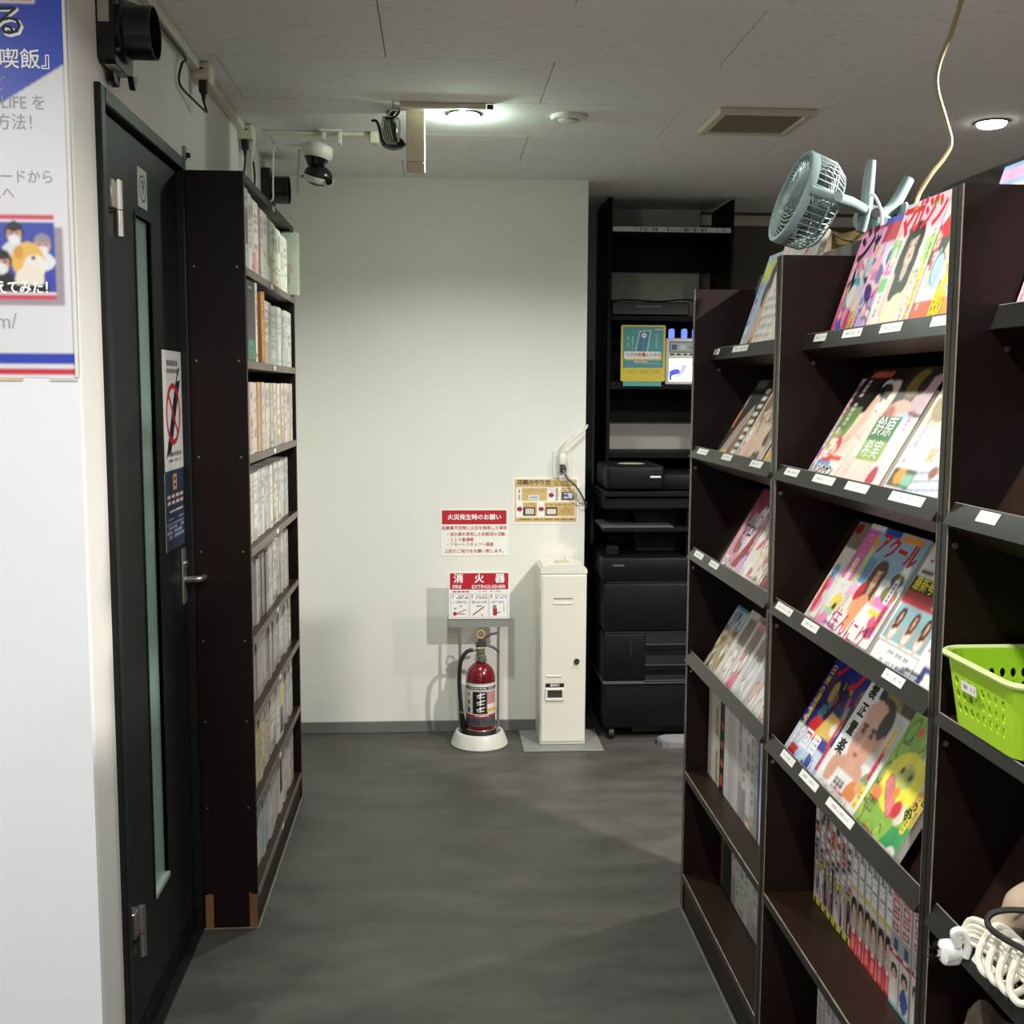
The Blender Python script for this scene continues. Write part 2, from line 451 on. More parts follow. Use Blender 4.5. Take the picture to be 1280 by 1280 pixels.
dl(g, 'handle_lever', METAL, smooth=True)
dl(G().cyl((-.669, 2.975, 1.042), (-.660, 2.975, 1.042), .010), 'keyhole', CHROME, smooth=True)

# ================================================================== LIGHTS
LENS = {}
def downlight(x, y, watts, col, glow, label):
    t = tag(empty('ceiling_downlight', (x, y, CEIL)), label, 'ceiling light')
    g = G(); g.lathe([(.047, -.0005), (.055, -.0005), (.056, -.0035), (.053, -.006), (.047, -.0045), (.046, -.001), (.047, -.0005)], 36, caps=False)
    g.obj('trim_ring', pm('lamp_trim_grey', '#4d4f4d', .4), t, smooth=True)
    g = G(); g.lathe([(.0462, -.0008), (.0458, -.010), (.039, -.016), (.022, -.0195), (.001, -.0205)], 36)
    k = '%.2f%.2f' % (x, y)
    M = bpy.data.materials.new('lamp_lens'); M.use_nodes = True; b = M.node_tree.nodes['Principled BSDF']
    b.inputs['Base Color'].default_value = (.9, .9, .9, 1); b.inputs['Emission Color'].default_value = (*col, 1); b.inputs['Emission Strength'].default_value = glow
    g.obj('lens', M, t, smooth=True)
    L = bpy.data.lights.new('downlight_beam', 'AREA'); L.shape = 'DISK'; L.size = .085; L.spread = R(142 if y > 3.7 else 162 if y > 1 else 180); L.energy = watts; L.color = col
    lo = bpy.data.objects.new('downlight_beam', L); COL.objects.link(lo); lo.parent = t; lo.location = (0, 0, -.023)
    if glow > 50:      # extra point light added under the lens to brighten the ceiling around it
        B = bpy.data.lights.new('added_lens_glow', 'POINT'); B.energy = 2.5; B.color = (.72, 1.0, .80); B.shadow_soft_size = .006
        bo = bpy.data.objects.new('added_lens_glow', B); COL.objects.link(bo); bo.parent = t; bo.location = (0, 0, -.034)
    return t
names = ['round glowing ceiling downlight with dark ring beside the hanging white box', 'round glowing ceiling downlight beyond the square vent and wavy cable',
         'round ceiling downlight above the back of the magazine racks', 'round ceiling downlight over the aisle between poster wall and magazine racks',
         'round ceiling downlight over the open floor facing the poster wall', 'round ceiling downlight over the floor behind the rack with the green basket', 'added unseen ceiling downlight brightening the poster wall']
for (x, y, wt, c, gl), n in zip(LAMPS, names): downlight(x, y, wt, c, gl, n)

# ceiling vent
vt = tag(empty('ceiling_vent', (1.035, 3.72, CEIL)), 'square pale ceiling vent with recessed grey grille', 'vent')
g = G(); a = .156; h = .018
g.box(-a, a, -a, -a+.03, -h, 0, bv=.004); g.box(-a, a, a-.03, a, -h, 0, bv=.004); g.box(-a, -a+.03, -a+.03, a-.03, -h, 0, bv=.004); g.box(a-.03, a, -a+.03, a-.03, -h, 0, bv=.004)
g.obj('vent_frame', pm('vent_cream', '#cfcab4', .5, var=.05), vt)
G().box(-a+.03, a-.03, -a+.03, a-.03, -.004, -.001).obj('vent_back', pm('vent_dark', '#4a463e', .9), vt)
for i in range(12):
    yy = -a+.045+i*.0202
    G().box(-a+.03, a-.03, yy, yy+.008, -.013, -.004).obj('grille_slat', pm('vent_slat', '#9a927e', .6), vt)
# smoke detector
sd = tag(empty('smoke_detector', (.423, 3.722, CEIL)), 'round white smoke detector on the ceiling between light and vent', 'smoke detector')
G().lathe([(.058, 0), (.060, -.006), (.054, -.012), (.034, -.013), (.031, -.018), (.02, -.020), (.001, -.0205)], 36).obj('detector_body', WHITEP, sd, smooth=True)
G().lathe([(.0335, -.0135), (.0325, -.0165)], 24, caps=False).obj('sensing_slot', pm('slot_grey', '#6d6a62', .7), sd)
# hanging white box
hb = tag(empty('hanging_sensor_box', (-.07, 3.68, CEIL)), 'tall narrow white box hanging from the ceiling beside the downlight', 'sensor box')
G().box(-.030, .030, -.02, .02, -.165, 0, bv=.003).obj('housing', pm('cream_housing', '#dccfb8', .4), hb)
G().box(-.030, .030, -.02, .02, -.198, -.1655, bv=.003).obj('end_cap', pm('cap_beige', '#cbbda4', .4), hb)
G().cyl((.018, -.0205, -.016), (.018, -.0225, -.016), .003).obj('screw', METAL, hb)
# raceways
def race(name, box, label):
    return tag(G().box(*box, bv=.003).obj(name, CREAM), label, 'cable duct')
race('cable_raceway', (-.668, -.642, 2.18, 3.19, 2.36, 2.384), 'long cream cable duct along the wall top above the dark door')
race('cable_raceway', (-.668, -.642, 3.27, 3.90, 2.36, 2.384), 'short cream cable duct along the wall top above the tall bookcase')
race('cable_raceway', (-.60, -.235, 4.005, 4.030, 2.372, 2.3845), 'cream cable duct crossing the ceiling above the white security camera')
r3 = race('cable_raceway', (-.118, .150, 3.585, 3.605, 2.3685, 2.3845), 'cream cable duct on the ceiling between wrapped black camera and downlight')
G().cyl((.152, 3.595, 2.3765), (.172, 3.595, 2.3765), .0075).obj('end_plug', BLACKG, r3, smooth=True)
race('junction_block', (-.233, -.205, 3.985, 4.04, 2.345, 2.3845), 'small cream junction block at the end of the ceiling cable duct')
# ================================================================== LEFT WALL FITTINGS
def wall_socket(y, label, dark_plugs):
    t = tag(empty('wall_socket', (-.668, y, 2.335)), label, 'socket')
    G().box(.0, .05, -.034, .034, .0, .048, bv=.004).obj('socket_body', CREAM, t)
    G().box(.012, .034, -.0345, -.034, .028, .032).obj('slot', BLACKM, t)
    return t
wall_socket(3.23, 'cream socket under the ceiling nearest the poster wall, with one black plug', 1)
wall_socket(3.945, 'cream socket under the ceiling over the bookcase, with two plugs', 2)
def plug(x, y, z, label, pts, mat=BLACKM, name='power_adapter', L=.055):
    t = tag(empty(name, (x, y, z)), label, 'plug')
    G().box(-.011, .011, -.013, .013, -.034, 0, bv=.004, seg=2).obj('plug_body', mat, t, smooth=True)
    G().cyl((0, 0, -.033), (0, 0, -L), .008, .004).obj('strain_relief', mat, t, smooth=True)
    P = [Vector(p)-Vector((x, y, z)) for p in pts]
    G().tube([(0, 0, -L)]+P, .0032, 8).obj('cord', mat, t, smooth=True)
    return t
plug(-.637, 3.205, 2.335, 'black plug hanging under the socket above the dark door with bent cord', [(-.632, 3.205, 2.262), (-.63, 3.2, 2.252), (-.645, 3.13, 2.262), (-.66, 3.02, 2.278), (-.655, 3.03, 2.33), (-.652, 3.06, 2.352), (-.655, 2.9, 2.355), (-.656, 2.7, 2.352), (-.656, 2.47, 2.30)])
plug(-.648, 3.93, 2.335, 'black plug under the socket over the bookcase, cord dropping behind books', [(-.65, 3.925, 2.24), (-.655, 3.915, 2.20), (-.65, 3.92, 2.165), (-.640, 3.95, 2.158), (-.632, 3.99, 2.17), (-.628, 4.0, 2.23), (-.630, 3.985, 2.275)])
plug(-.630, 3.955, 2.335, 'white plug under the socket over the bookcase with white cord', [(-.632, 3.955, 2.24), (-.630, 3.96, 2.20), (-.628, 3.97, 2.16), (-.628, 3.985, 2.11), (-.63, 4.0, 2.09)], WHITEP)
sm = tag(empty('wall_hook', (-.668, 3.08, 2.10)), 'small dark metal catch on the wall just above the bookcase', 'hook')
G().box(0, .008, -.012, .012, 0, .035, bv=.002).obj('catch_plate', METAL, sm); G().box(.008, .018, -.006, .006, .005, .018, bv=.002).obj('catch_tongue', BLACKM, sm)

def duct(y, z, label, tape=True):
    t = tag(empty('ventilation_fan_duct', (-.668, y, z)), label, 'duct fan')
    G().prism(rrect(-.068, -.075, .068, .075, .02), .034, face_left(0, 0, 0)).obj('fan_case', BLACKG, t, smooth=True)
    g = G(); g.lathe([(.060, .034), (.060, .042), (.0515, .046), (.0515, .098), (.049, .098), (.049, .05), (.045, .045)], 40, face_left(0, 0, 0), caps=False); g.obj('round_spout', BLACKG, t, smooth=True)
    G().lathe([(.0488, .040), (.0488, .0405)], 30, face_left(0, 0, 0)).obj('shutter_disc', BLACKM, t)
    g = G(); g.lathe([(.012, .045), (.012, .052)], 12, face_left(0, 0, 0))
    for k in range(4):
        a = R(45+90*k); g.lathe([(.005, .034), (.005, .038)], 8, face_left(0, .058*math.cos(a)*1.05, .063*math.sin(a)))
    g.obj('screws', METAL, t)
    G().prism([(-.030, -.083), (-.02, -.10), (.012, -.104), (.02, -.083)], .014, face_left(.006, 0, 0)).obj('bracket', BLACKG, t)
    G().prism([(.035, -.075), (.05, -.098), (.06, -.098), (.066, -.07)], .012, face_left(.03, 0, 0)).obj('clip', BLACKG, t)
    if tape:
        G().box(.004, .026, -.0705, -.0685, .0, .052, bv=.0006).obj('tape', pm('aluminium_tape', '#b8b2a8', .35, metal=.5, bump=.6, bscale=60), t)
        G().box(.010, .03, -.05, -.012, -.0775, -.0755).obj('rating_label', pm('label_silver', '#a8a79c', .5), t)
    return t
duct(2.40, 2.215, 'black round-spouted duct fan on the wall above the dark door, taped')
duct(4.46, 2.262, 'black round-spouted duct fan on the wall past the bookcase', tape=False)

# security camera, white with black neck
cc = tag(empty('security_camera', (-.405, 4.0, CEIL)), 'white and black swivel security camera hanging under the ceiling', 'camera')
g = G(); g.box(.0, .075, -.03, .03, -.006, 0, bv=.002); g.box(.062, .075, -.022, .022, -.046, -.006, bv=.003); g.box(.008, .02, -.014, .014, -.03, -.006, bv=.002)
g.obj('mount', WHITEP, cc)
T = Matrix.Translation((-.008, 0, -.072)) @ Matrix.Rotation(R(12), 4, 'Y')
G().lathe([(.034, .030), (.048, .022), (.053, .004), (.052, -.012), (.045, -.021), (.02, -.022)], 32, T).obj('base_dome', WHITEP, cc, smooth=True)
G().box(-.068, -.052, -.012, .012, -.062, -.044, bv=.002).obj('cable_socket', WHITEP, cc)
G().lathe([(.042, -.022), (.030, -.042), (.020, -.056), (.023, -.072), (.042, -.094)], 28, T).obj('neck', BLACKG, cc, smooth=True)
hd = Matrix.Translation((-.006, -.005, -.152)) @ Matrix.Rotation(R(14), 4, 'Y') @ Matrix.Rotation(R(16), 4, 'X')
G().ball((0, 0, 0), .050, .042, .036, 24, hd).obj('head', BLACKG, cc, smooth=True)
g = G(); g.lathe([(.0505, -.001), (.0535, -.001), (.0525, -.010), (.047, -.021), (.044, -.021), (.0495, -.010), (.0505, -.001)], 30, hd, caps=False)
g.obj('visor', WHITEP, cc, smooth=True)
G().cyl(hd @ Vector((.035, -.03, .0)), hd @ Vector((.047, -.043, -.006)), .012).obj('lens_window', pm('lens_glass', '#05060a', .08), cc, smooth=True)
tag(G().tube([(-.470, 4.0, 2.332), (-.50, 4.0, 2.334), (-.545, 4.0, 2.334), (-.562, 4.0, 2.325), (-.564, 4.0, 2.28), (-.567, 4.0, 2.20), (-.567, 4.0, 2.16), (-.575, 4.0, 2.145), (-.60, 4.02, 2.143), (-.62, 4.02, 2.144)], .0033, 8).obj('white_cable', WHITEP, smooth=True), 'thin white cable looping from the security camera to the wall', 'cable')
tag(G().tube([(-.478, 4.03, 2.33), (-.483, 4.03, 2.27), (-.487, 4.03, 2.22), (-.488, 4.03, 2.178)], lambda t: .005-.001*t, 8).obj('antenna', WHITEP, smooth=True), 'thin white antenna rod hanging beside the security camera', 'antenna')

# wrapped black camera beside the hanging box
bc = tag(empty('dome_camera', (-.155, 3.72, CEIL)), 'black ceiling camera bundled with coiled cables beside the hanging box', 'camera')
g = G(); g.box(-.008, .018, -.02, .02, -.02, 0, bv=.003); g.cyl((.0, 0, -.018), (.0, -.005, -.045), .016, .02); g.obj('mount', BLACKG, bc, smooth=True)
G().ball((.004, -.01, -.062), .026, .024, .040, 20).obj('camera_body', pm('cam_dark_silver', '#3d4744', .25, metal=.6), bc, smooth=True)
G().ball((.014, -.006, -.098), .040, .034, .022, 20).obj('dome', BLACKG, bc, smooth=True)
g = G()
for k in range(5):
    o = k*.007
    g.tube([(-.018+o*.6, -.03, -.02), (-.024+o, -.036, -.055), (-.016+o, -.038, -.09), (-.005+o, -.036, -.108)], .0022, 6)
g.obj('wire_bundle', pm('silver_wire', '#b9c4bd', .3, metal=.5), bc, smooth=True)
g = G(); g.tube([(.0, -.02, -.012), (.018, -.03, -.005), (.032, -.05, -.008), (.03, -.06, -.018), (.012, -.05, -.03), (-.01, -.04, -.028)], .004, 8)
g.tube([(-.055, -.01, -.03), (-.04, -.02, -.034), (-.03, -.03, -.06), (-.022, -.03, -.10)], .0045, 8); g.obj('black_cable', BLACKM, bc, smooth=True)
g = G(); g.tube([(.03, -.07, -.012), (.012, -.062, -.008), (-.002, -.04, -.022), (.03, -.04, -.03), (.034, -.04, -.07), (.028, -.035, -.10)], .0035, 8); g.obj('white_cable', WHITEP, bc, smooth=True)

# ------------------------------------------------------------------ poster on the near wall
ps = tag(empty('wall_poster', M=face_back(-1.30, 2.149, 1.52)), 'large white poster board with blue and red bands and group photo', 'poster')
W, H = .632, .74
cv = Cv(300, 340, '#e4e4e6')
def X(x): return (x+1.30)/W            # world x -> u
def Z(z): return (z-1.52)/H
cv.poly([(0, 1), (1, 1), (1, Z(2.087)), (X(-.80), Z(2.005)), (0, Z(1.93))], '#2a46b8')
cv.rect(0, Z(2.186), X(-.722), 1, '#f4f4f5'); cv.rect(0, Z(2.192), X(-.727), 1, '#d0283c')
cv.rect(0, Z(1.545), 1, Z(1.565), '#3346b4'); cv.rect(0, Z(1.526), 1, Z(1.536), '#d0334a')
cv.rect(0, Z(1.652), X(-.689), Z(1.795), '#a39aa2')
u1 = X(-.703)
cv.rect(0, Z(1.664), u1, Z(1.816), '#d8435a'); cv.rect(0, Z(1.672), u1, Z(1.806), '#f0f0f4'); cv.rect(0, Z(1.676), u1, Z(1.802), '#3b4ab0')
def person(cv, x, z, s, hair, cloth, skin='#d9a892', mask='#eef0f2', cap=None):
    e = lambda dx, dz, rx, rz, c: cv.ell(X(x+dx*s), Z(z+dz*s), rx*s/W, rz*s/H, c)
    e(0, -1.35, 1.05, .8, cloth); e(0, .15, .78, .95, hair); e(0, -.05, .62, .8, skin); e(0, .62, .66, .36, cap or hair)
    e(-.28, .1, .16, .07, '#33241f'); e(.28, .1, .16, .07, '#33241f'); e(0, -.42, .5, .42, mask)
person(cv, -.789, 1.785, .0001, '#8a4a50', '#eef0f2')
person(cv, -.825, 1.782, .020, '#6a3c40', '#c8c8d0')
person(cv, -.775, 1.780, .022, '#1c1718', '#e6e6ea')
person(cv, -.725, 1.760, .021, '#8c8c92', '#eceef0', cap='#97979c')
person(cv, -.800, 1.728, .024, '#231b1c', '#1d1d22')
cv.ell(X(-.752), Z(1.733), .030/W, .034/H, '#f0c060'); cv.ell(X(-.740), Z(1.722), .020/W, .022/H, '#f6efe4'); cv.ell(X(-.750), Z(1.70), .026/W, .024/H, '#f4ead8'); cv.ell(X(-.768), Z(1.748), .008/W, .012/H, '#e2a040'); cv.ell(X(-.742), Z(1.738), .003/W, .004/H, '#221a18')
cv.rect(0, Z(1.676), X(-.716), Z(1.689), '#15151a')
cv.soft(1)
sheet('printed_face', cv, W, H, ps, z=.0, box=.006, side='#d9d9da')
lx = lambda x: x+1.30
lz = lambda z: z-1.52
lettering(ps, [('る', lx(-.766), lz(2.150), .062, .02), ('ぬ', lx(-.822), lz(2.150), .062, .02)], '#ffffff', .0006, rough=.4)
lettering(ps, [('る', lx(-.769), lz(2.153), .060, .006), ('ぬ', lx(-.825), lz(2.153), .060, .006)], '#14161c', .0012)
lettering(ps, [('んほん喫飯』', lx(-.678), lz(2.088), .037, .01, 0, 1, 'RIGHT'), ('えてみた！', lx(-.703), lz(1.683), .026, .03, 0, .85, 'RIGHT')], '#ffffff', .0013)
lettering(ps, [('ど', lx(-.792), lz(2.045), .03, .004), ('LIFE を', lx(-.708), lz(2.013), .030, .0, 0, .9, 'RIGHT'), ('方法！', lx(-.716), lz(1.978), .031, .0, 0, .9, 'RIGHT'), ('QRコードから', lx(-.699), lz(1.882), .027, .002, 0, .9, 'RIGHT'), ('ムへ', lx(-.77), lz(1.853), .026, .002, 0, .9, 'RIGHT'), ('com/', lx(-.776), lz(1.622), .04, .004, 0, .9, 'RIGHT')], '#a9abb2', .0008)
G().box(W-.006, W, 0, H, .0002, .0035, bv=.001).obj('edge_rail', WHITEP, ps)
for x0, c in ((-.82, '#d8bfa0'), (-.72, '#cfcfca')):
    G().box(lx(x0), lx(x0)+.05, -.006, .0, -.004, .0015).obj('clip_tab', pm('tab'+c, c, .5), ps)

# stickers on the door
M = face_left(-.6738, 2.632, 1.910)
n9 = tag(empty('number_plate', M=M), 'small pale plate with number 9 in a ring on the door', 'sign')
G().box(0, .078, 0, .088, -.0008, .0008).obj('plate', pm('plate_grey', '#c4c4bf', .5), n9)
g = G(); g.torus(.028, .002, Matrix.Translation((.039, .044, .0008)) @ Matrix.Diagonal((1, 1, .3, 1)), 30, 6); g.obj('ring', BLACKM, n9)
lettering(n9, [('9', .039, .044, .05, .02)], '#151515', .001)
M = face_left(-.6738, 2.812, 1.296)
ns = tag(empty('no_smoking_sign', M=M), 'white no-smoking sticker with crossed red circle on the door', 'sign')
cv = Cv(56, 84, '#c9c8c6')
cv.marks(.2, .80, .8, .93, '#55504c', 2, 7, rnd, .85)
cv.poly([(.08, .10), (.36, .16), (.92, .76), (.66, .74)], '#1c1a1b'); cv.poly([(.62, .70), (.70, .72), (.9, .86), (.82, .86)], '#24211f')
U, V = cv.U-.5, (cv.V-.47)*1.45
rr = np.sqrt(U*U+V*V); cv.put((rr < .38) & (rr > .31), '#a8232a'); cv.put((rr < .34) & (np.abs(U+V) < .045), '#a8232a')
cv.marks(.2, .05, .9, .16, '#55504c', 2, 9, rnd, .85)
sheet('sticker', cv, .200, .300, ns, box=.001, mat=print_mat('print_matt', .5))
M = face_left(-.6738, 2.806, 1.094)
bs = tag(empty('notice_sign', M=M), 'dark blue notice sticker with orange and white print on the door', 'sign')
cv = Cv(50, 52, '#2a3146'); cv.rect(.42, .76, .62, .95, '#b98a58'); cv.rect(.46, .80, .58, .84, '#2a3146'); cv.rect(.46, .88, .58, .91, '#2a3146')
cv.marks(.08, .56, .98, .72, '#c9b09a', 2, 4, rnd, .85); cv.marks(.2, .46, .95, .52, '#d8d8dc', 1, 7, rnd, .9); cv.marks(.05, .14, .95, .42, '#8a93ad', 5, 10, rnd, .8)
sheet('sticker', cv, .200, .200, bs, box=.001, mat=print_mat('print_matt', .5))

# ================================================================== TALL BOOKCASE ON THE LEFT
bk = tag(empty('tall_bookcase', (-.58, 3.034, 0)), 'tall dark brown bookcase of eight shelves full of pale comics', 'bookcase')
OB = Matrix.Translation((.58, -3.034, 0))
def ob(g, name, mat, smooth=False, par=None): return g.obj(name, mat, par or bk, OB if par is None else None, smooth)
BX0, BX1, BY0, BY1, BH = -.655, -.507, 3.034, 4.060, 2.066
ob(G().box(BX0, BX1, BY0, BY0+.018, .0, BH, bv=.001), 'side_panel', BROWN)
ob(G().box(BX0, BX1, BY1-.018, BY1, .0, BH, bv=.001), 'side_panel', BROWN)
ob(G().box(BX0-.003, BX0+.003, BY0+.018, BY1-.018, .0, BH), 'back_panel', BROWN)
ob(G().box(BX0, BX1, BY0+.018, BY1-.018, BH-.02, BH, bv=.001), 'top_board', BROWN)
ob(G().box(BX0+.01, BX1-.004, BY0+.018, BY1-.018, 0, .088, bv=.001), 'plinth', BROWN)
SEAL = pm('floor_sealant', '#77746d', .6, var=.2)
ob(G().box(BX1, BX1+.004, BY0-.003, BY1, 0, .005, bv=.0015), 'floor_seal', SEAL); ob(G().box(BX0, BX1, BY0-.004, BY0, 0, .004, bv=.001), 'floor_seal', SEAL)
SZ = [1.823, 1.577, 1.322, 1.067, .820, .597, .350, .100]
EDGE = pm('grey_shelf_edge', '#6e655c', .45, var=.08)
for i, z in enumerate(SZ):
    s = ob(G().box(BX0+.003, BX1-.0015, BY0+.018, BY1-.018, z-.021, z, bv=.0008), 'shelf_board', SHELFTOP)
    G().box(BX1-.0015, BX1+.0005, BY0+.018, BY1-.018, z-.021, z).obj('edge_strip', EDGE, s, None)
    G().box(BX1+.0005, BX1+.001, 3.50+.03*(i % 2), 3.535+.03*(i % 2), z-.017, z-.004).obj('shelf_label', LABELW, s)
G().box(BX1, BX1+.0008, 3.56, 3.60, BH-.018, BH-.004).obj('shelf_label', LABELW, bk, OB)
for z in [1.83, 1.585, 1.33, 1.075, .83, .605, .36, .112]:
    for x in (-.638, -.527):
        ob(G().cyl((x, BY0, z-.01), (x, BY0-.0012, z-.01), .003, n=10), 'screw', METAL)
WOOD = pm('bare_wood_block', '#805a33', .7, var=.3, vscale=30, stretch=(1, 1, .2))
for x in (-.650, -.529):
    ob(G().box(x, x+.022, BY0-.0015, BY0, .0, .10), 'wood_block', WOOD)

def spine_cv(base, rng, style='comic', nx=4, ny=26):
    c = Cv(nx, ny, base)
    if style == 'plain': return c.grain(.12, rng)
    ink = rng.choice(['#8d8781', '#9a948c', '#a8988c', '#ad8a82', '#8c98a4', '#7d7772'])
    t0 = rng.uniform(.45, .6)
    for k in range(ny):
        v = k/(ny-1)
        if t0 < v < .92 and rng.random() < .55: c.rect(.25, v-.012, .75, v+.012, ink)
        if .2 < v < t0-.06 and rng.random() < .3: c.rect(.25, v-.01, .75, v+.01, ink)
    if rng.random() < .6: c.rect(0, 0, 1, rng.uniform(.1, .4), rng.choice(['#b4aea8', '#a49a92', '#c4bab0', '#b4a298', '#a0a0a6', '#cac4bc']))
    if rng.random() < .4: c.rect(0, .05, 1, .10, rng.choice(['#b87a70', '#d8c088', '#8a9cac', '#9ab09c', '#6a6666']))
    return c.grain(.2, rng)

def book(y, w, z, h, base, label, group, cat='book', style='comic', front=-.535, cv=None, name='comic_book', depth=.105, lean=0):
    c = cv or spine_cv(base, rnd, style)
    M = frame((front, y, z), (0, 1, 0), (0, 0, 1)) @ Matrix.Rotation(R(lean), 4, 'Z')
    o = sheet(name, c, w, h, None, M, box=depth, side=base if isinstance(base, str) else '#dddad2')
    return tag(o, label, cat, group)

def cname(h):
    """plain colour word for a spine"""
    r, g_, b_ = [int(h[i:i+2], 16) for i in (1, 3, 5)]
    L = (r+g_+b_)/3; sat = max(r, g_, b_)-min(r, g_, b_)
    tone = 'dark' if L < 110 else 'mid' if L < 165 else 'light' if L < 195 else 'pale' if L < 214 else 'whitish'
    if sat < 13: hue = 'grey'
    elif g_ >= r and g_ > b_: hue = 'green'
    elif b_ >= r: hue = 'blue grey'
    elif r-g_ > 22 and b_ > g_-16: hue = 'pink'
    elif sat > 60: hue = 'ochre'
    elif sat > 24: hue = 'tan'
    else: hue = 'cream'
    return tone+' '+hue
PALE = ['#d8d4cb', '#e2ded6', '#cdc8bf', '#c9c5c0', '#dad7d2', '#bdb7ae']
ORD = ['topmost', 'second', 'third', 'fourth', 'fifth', 'sixth', 'seventh', 'lowest']
def row(i, y, yend, pal, wr=(.036, .056), hr=(.175, .2), style='comic', front=None, noun='comic'):
    front = front or (-.514 if i < 3 else -.530)
    while y < yend-.02:
        w = min(rnd.uniform(*wr), yend-y)
        if yend-y-w < .02: w = yend-y
        bc_ = rnd.choice(pal); lab = '%s %s on the %s shelf of the tall bookcase' % (cname(bc_), noun, ORD[i])
        book(y, w-.0015, SZ[i]+.0003, rnd.uniform(*hr), bc_, lab, 'comics on bookcase shelf %d' % (i+1), style=style, front=front+rnd.uniform(-.004, .004))
        y += w
Y0 = BY0+.020; Y1 = BY1-.020
# top shelf
z = SZ[0]+.0003; y = Y0
for wd, hh, base, lab in [(.025, .215, '#e9e6de', 'white spined book first in the topmost row of the tall bookcase'), (.055, .21, '#cfcbc4', 'white book with dark lower panel near the start of the topmost row'),
        (.05, .205, '#e4e0d6', None), (.03, .20, '#d5d0c6', None), (.085, .20, '#eadcd4', 'white book with a pink foot band in the topmost row'), (.045, .195, '#a8686a', 'dull red spined book in the topmost row of the tall bookcase'),
        (.04, .195, '#d8cfc4', None), (.09, .195, '#bfc4b4', None), (.05, .19, '#8f9688', None), (.05, .19, '#cdd0bd', None), (.06, .19, '#d3d5c2', None), (.06, .185, '#c9d2b4', None), (.06, .185, '#d8dcca', None), (.07, .18, '#cfd3c4', None), (.09, .18, '#d4d8c8', None)]:
    if y+wd > 3.945: break
    c = spine_cv(base, rnd)
    if lab and 'dark lower' in lab: c.rect(.3, .3, .8, .75, '#4a4042')
    if lab and 'pink foot' in lab: c.rect(0, 0, .35, .30, '#d88a8c')
    book(y, wd-.002, z, hh, base, lab or '%s spined comic on the topmost shelf of the tall bookcase' % cname(base), 'comics on bookcase shelf 1' if not lab else None, cv=c, front=-.512)
    y += wd
pw = tag(empty('wrapped_album', (-.525, 3.965, z)), 'large plastic-wrapped pale album jutting out of the topmost shelf', 'album')
cv = Cv(30, 50, '#b9bca9'); cv.ell(.45, .25, .28, .14, '#98958c'); cv.ell(.3, .36, .16, .1, '#828b93'); cv.ell(.7, .42, .15, .08, '#b3998c'); cv.ell(.4, .12, .25, .08, '#a58d86'); cv.grain(.25, rnd)
sheet('front_cover', cv, .094, .208, pw, face_back(-.050, -.012, .002), box=.024, side='#b4b8a6')
g = G(); g.prism(rrect(-.053, 0, .048, .214, .006), .030, frame((0, .016, 0), (1, 0, 0), (0, 0, 1)))
g.obj('plastic_wrap', pm('clear_wrap', '#e8ece0', .25, alpha=.16, bump=.6, bscale=40), pw)
# second shelf
z = SZ[1]+.0003
c = Cv(20, 60, '#2b2a2c'); c.rect(.12, .02, .9, .26, '#2f8f68'); c.ell(.5, .12, .26, .075, '#1f4a3a'); c.ell(.5, .12, .16, .045, '#2f8f68'); c.rect(.2, .90, .6, .93, '#b8b6b0'); c.rect(.8, .1, .86, .9, '#55545a')
book(Y0+.002, .125, z, .214, '#2b2a2c', 'black boxed set with green foot panel on the second shelf', None, 'boxed book', front=-.507, cv=c, name='boxed_set')
book(Y0+.128, .030, z, .216, '#dad8d4', 'white slipcased book beside the black boxed set', None, front=-.505, name='slipcase')
book(Y0+.160, .03, z, .20, '#b8b6ae', 'grey spined book between white slipcase and orange box', None, front=-.514)
c = Cv(14, 60, '#a9672f'); c.marks(.15, .06, .7, .95, '#c9a24a', 16, 1, rnd, .95); c.rect(.75, 0, 1, 1, '#b87a48')
book(Y0+.232, .075, z+.0004, .200, '#a9672f', 'orange boxed book with yellow lettering leaning on the second shelf', None, 'boxed book', front=-.505, cv=c, name='boxed_set', lean=4)
row(1, Y0+.34, Y1-.035, ['#b9b7ae', '#c4c2ba', '#a9a79f', '#cfcdc6'], wr=(.05, .085), hr=(.18, .187), noun='volume')
# other shelves
row(2, Y0, Y1-.06, ['#d9d2c0', '#e0d8c4', '#d4c8bc', '#d8b8ae', '#d9c28e', '#e4dccb', '#cfc3b4', '#cc9a62'], wr=(.04, .06), hr=(.196, .199))
row(3, Y0, Y1-.06, ['#c9c6bf', '#d6d2c8', '#b8c0bc', '#c4b0a8', '#d0c8bc', '#e0dcd2'], hr=(.195, .2))
book(Y0, .05, SZ[4]+.0003, .20, '#e6e2d8', 'thick white book first on the fifth shelf of the tall bookcase', None, style='plain')
row(4, Y0+.05, Y0+.42, ['#8f8a86', '#a39e98', '#b5afa8', '#7e7a78'], hr=(.188, .192), noun='printed comic')
row(4, Y0+.42, Y1-.11, PALE, hr=(.192, .197))
book(Y1-.105, .03, SZ[4]+.0003, .197, '#201c1e', 'black book at the far end of the fifth shelf', None, style='plain')
row(5, Y0, Y0+.55, ['#9a948e', '#8b857f', '#aaa59f', '#b9b3aa'], hr=(.176, .18), noun='mottled comic')
row(5, Y0+.55, Y1-.06, ['#d4d0c8', '#c9c4bc', '#e0dcd4'], hr=(.18, .184))
row(6, Y0, Y0+.09, PALE); row(6, Y0+.09, Y0+.40, ['#d0c4a4', '#c8b88e', '#d6c9a6', '#ccb694'], hr=(.18, .19), noun='spined comic')
book(Y0+.40, .03, SZ[6]+.0003, .19, '#b0503c', 'brick red comic on the seventh shelf of the tall bookcase', None)
row(6, Y0+.435, Y0+.60, PALE, hr=(.18, .19))
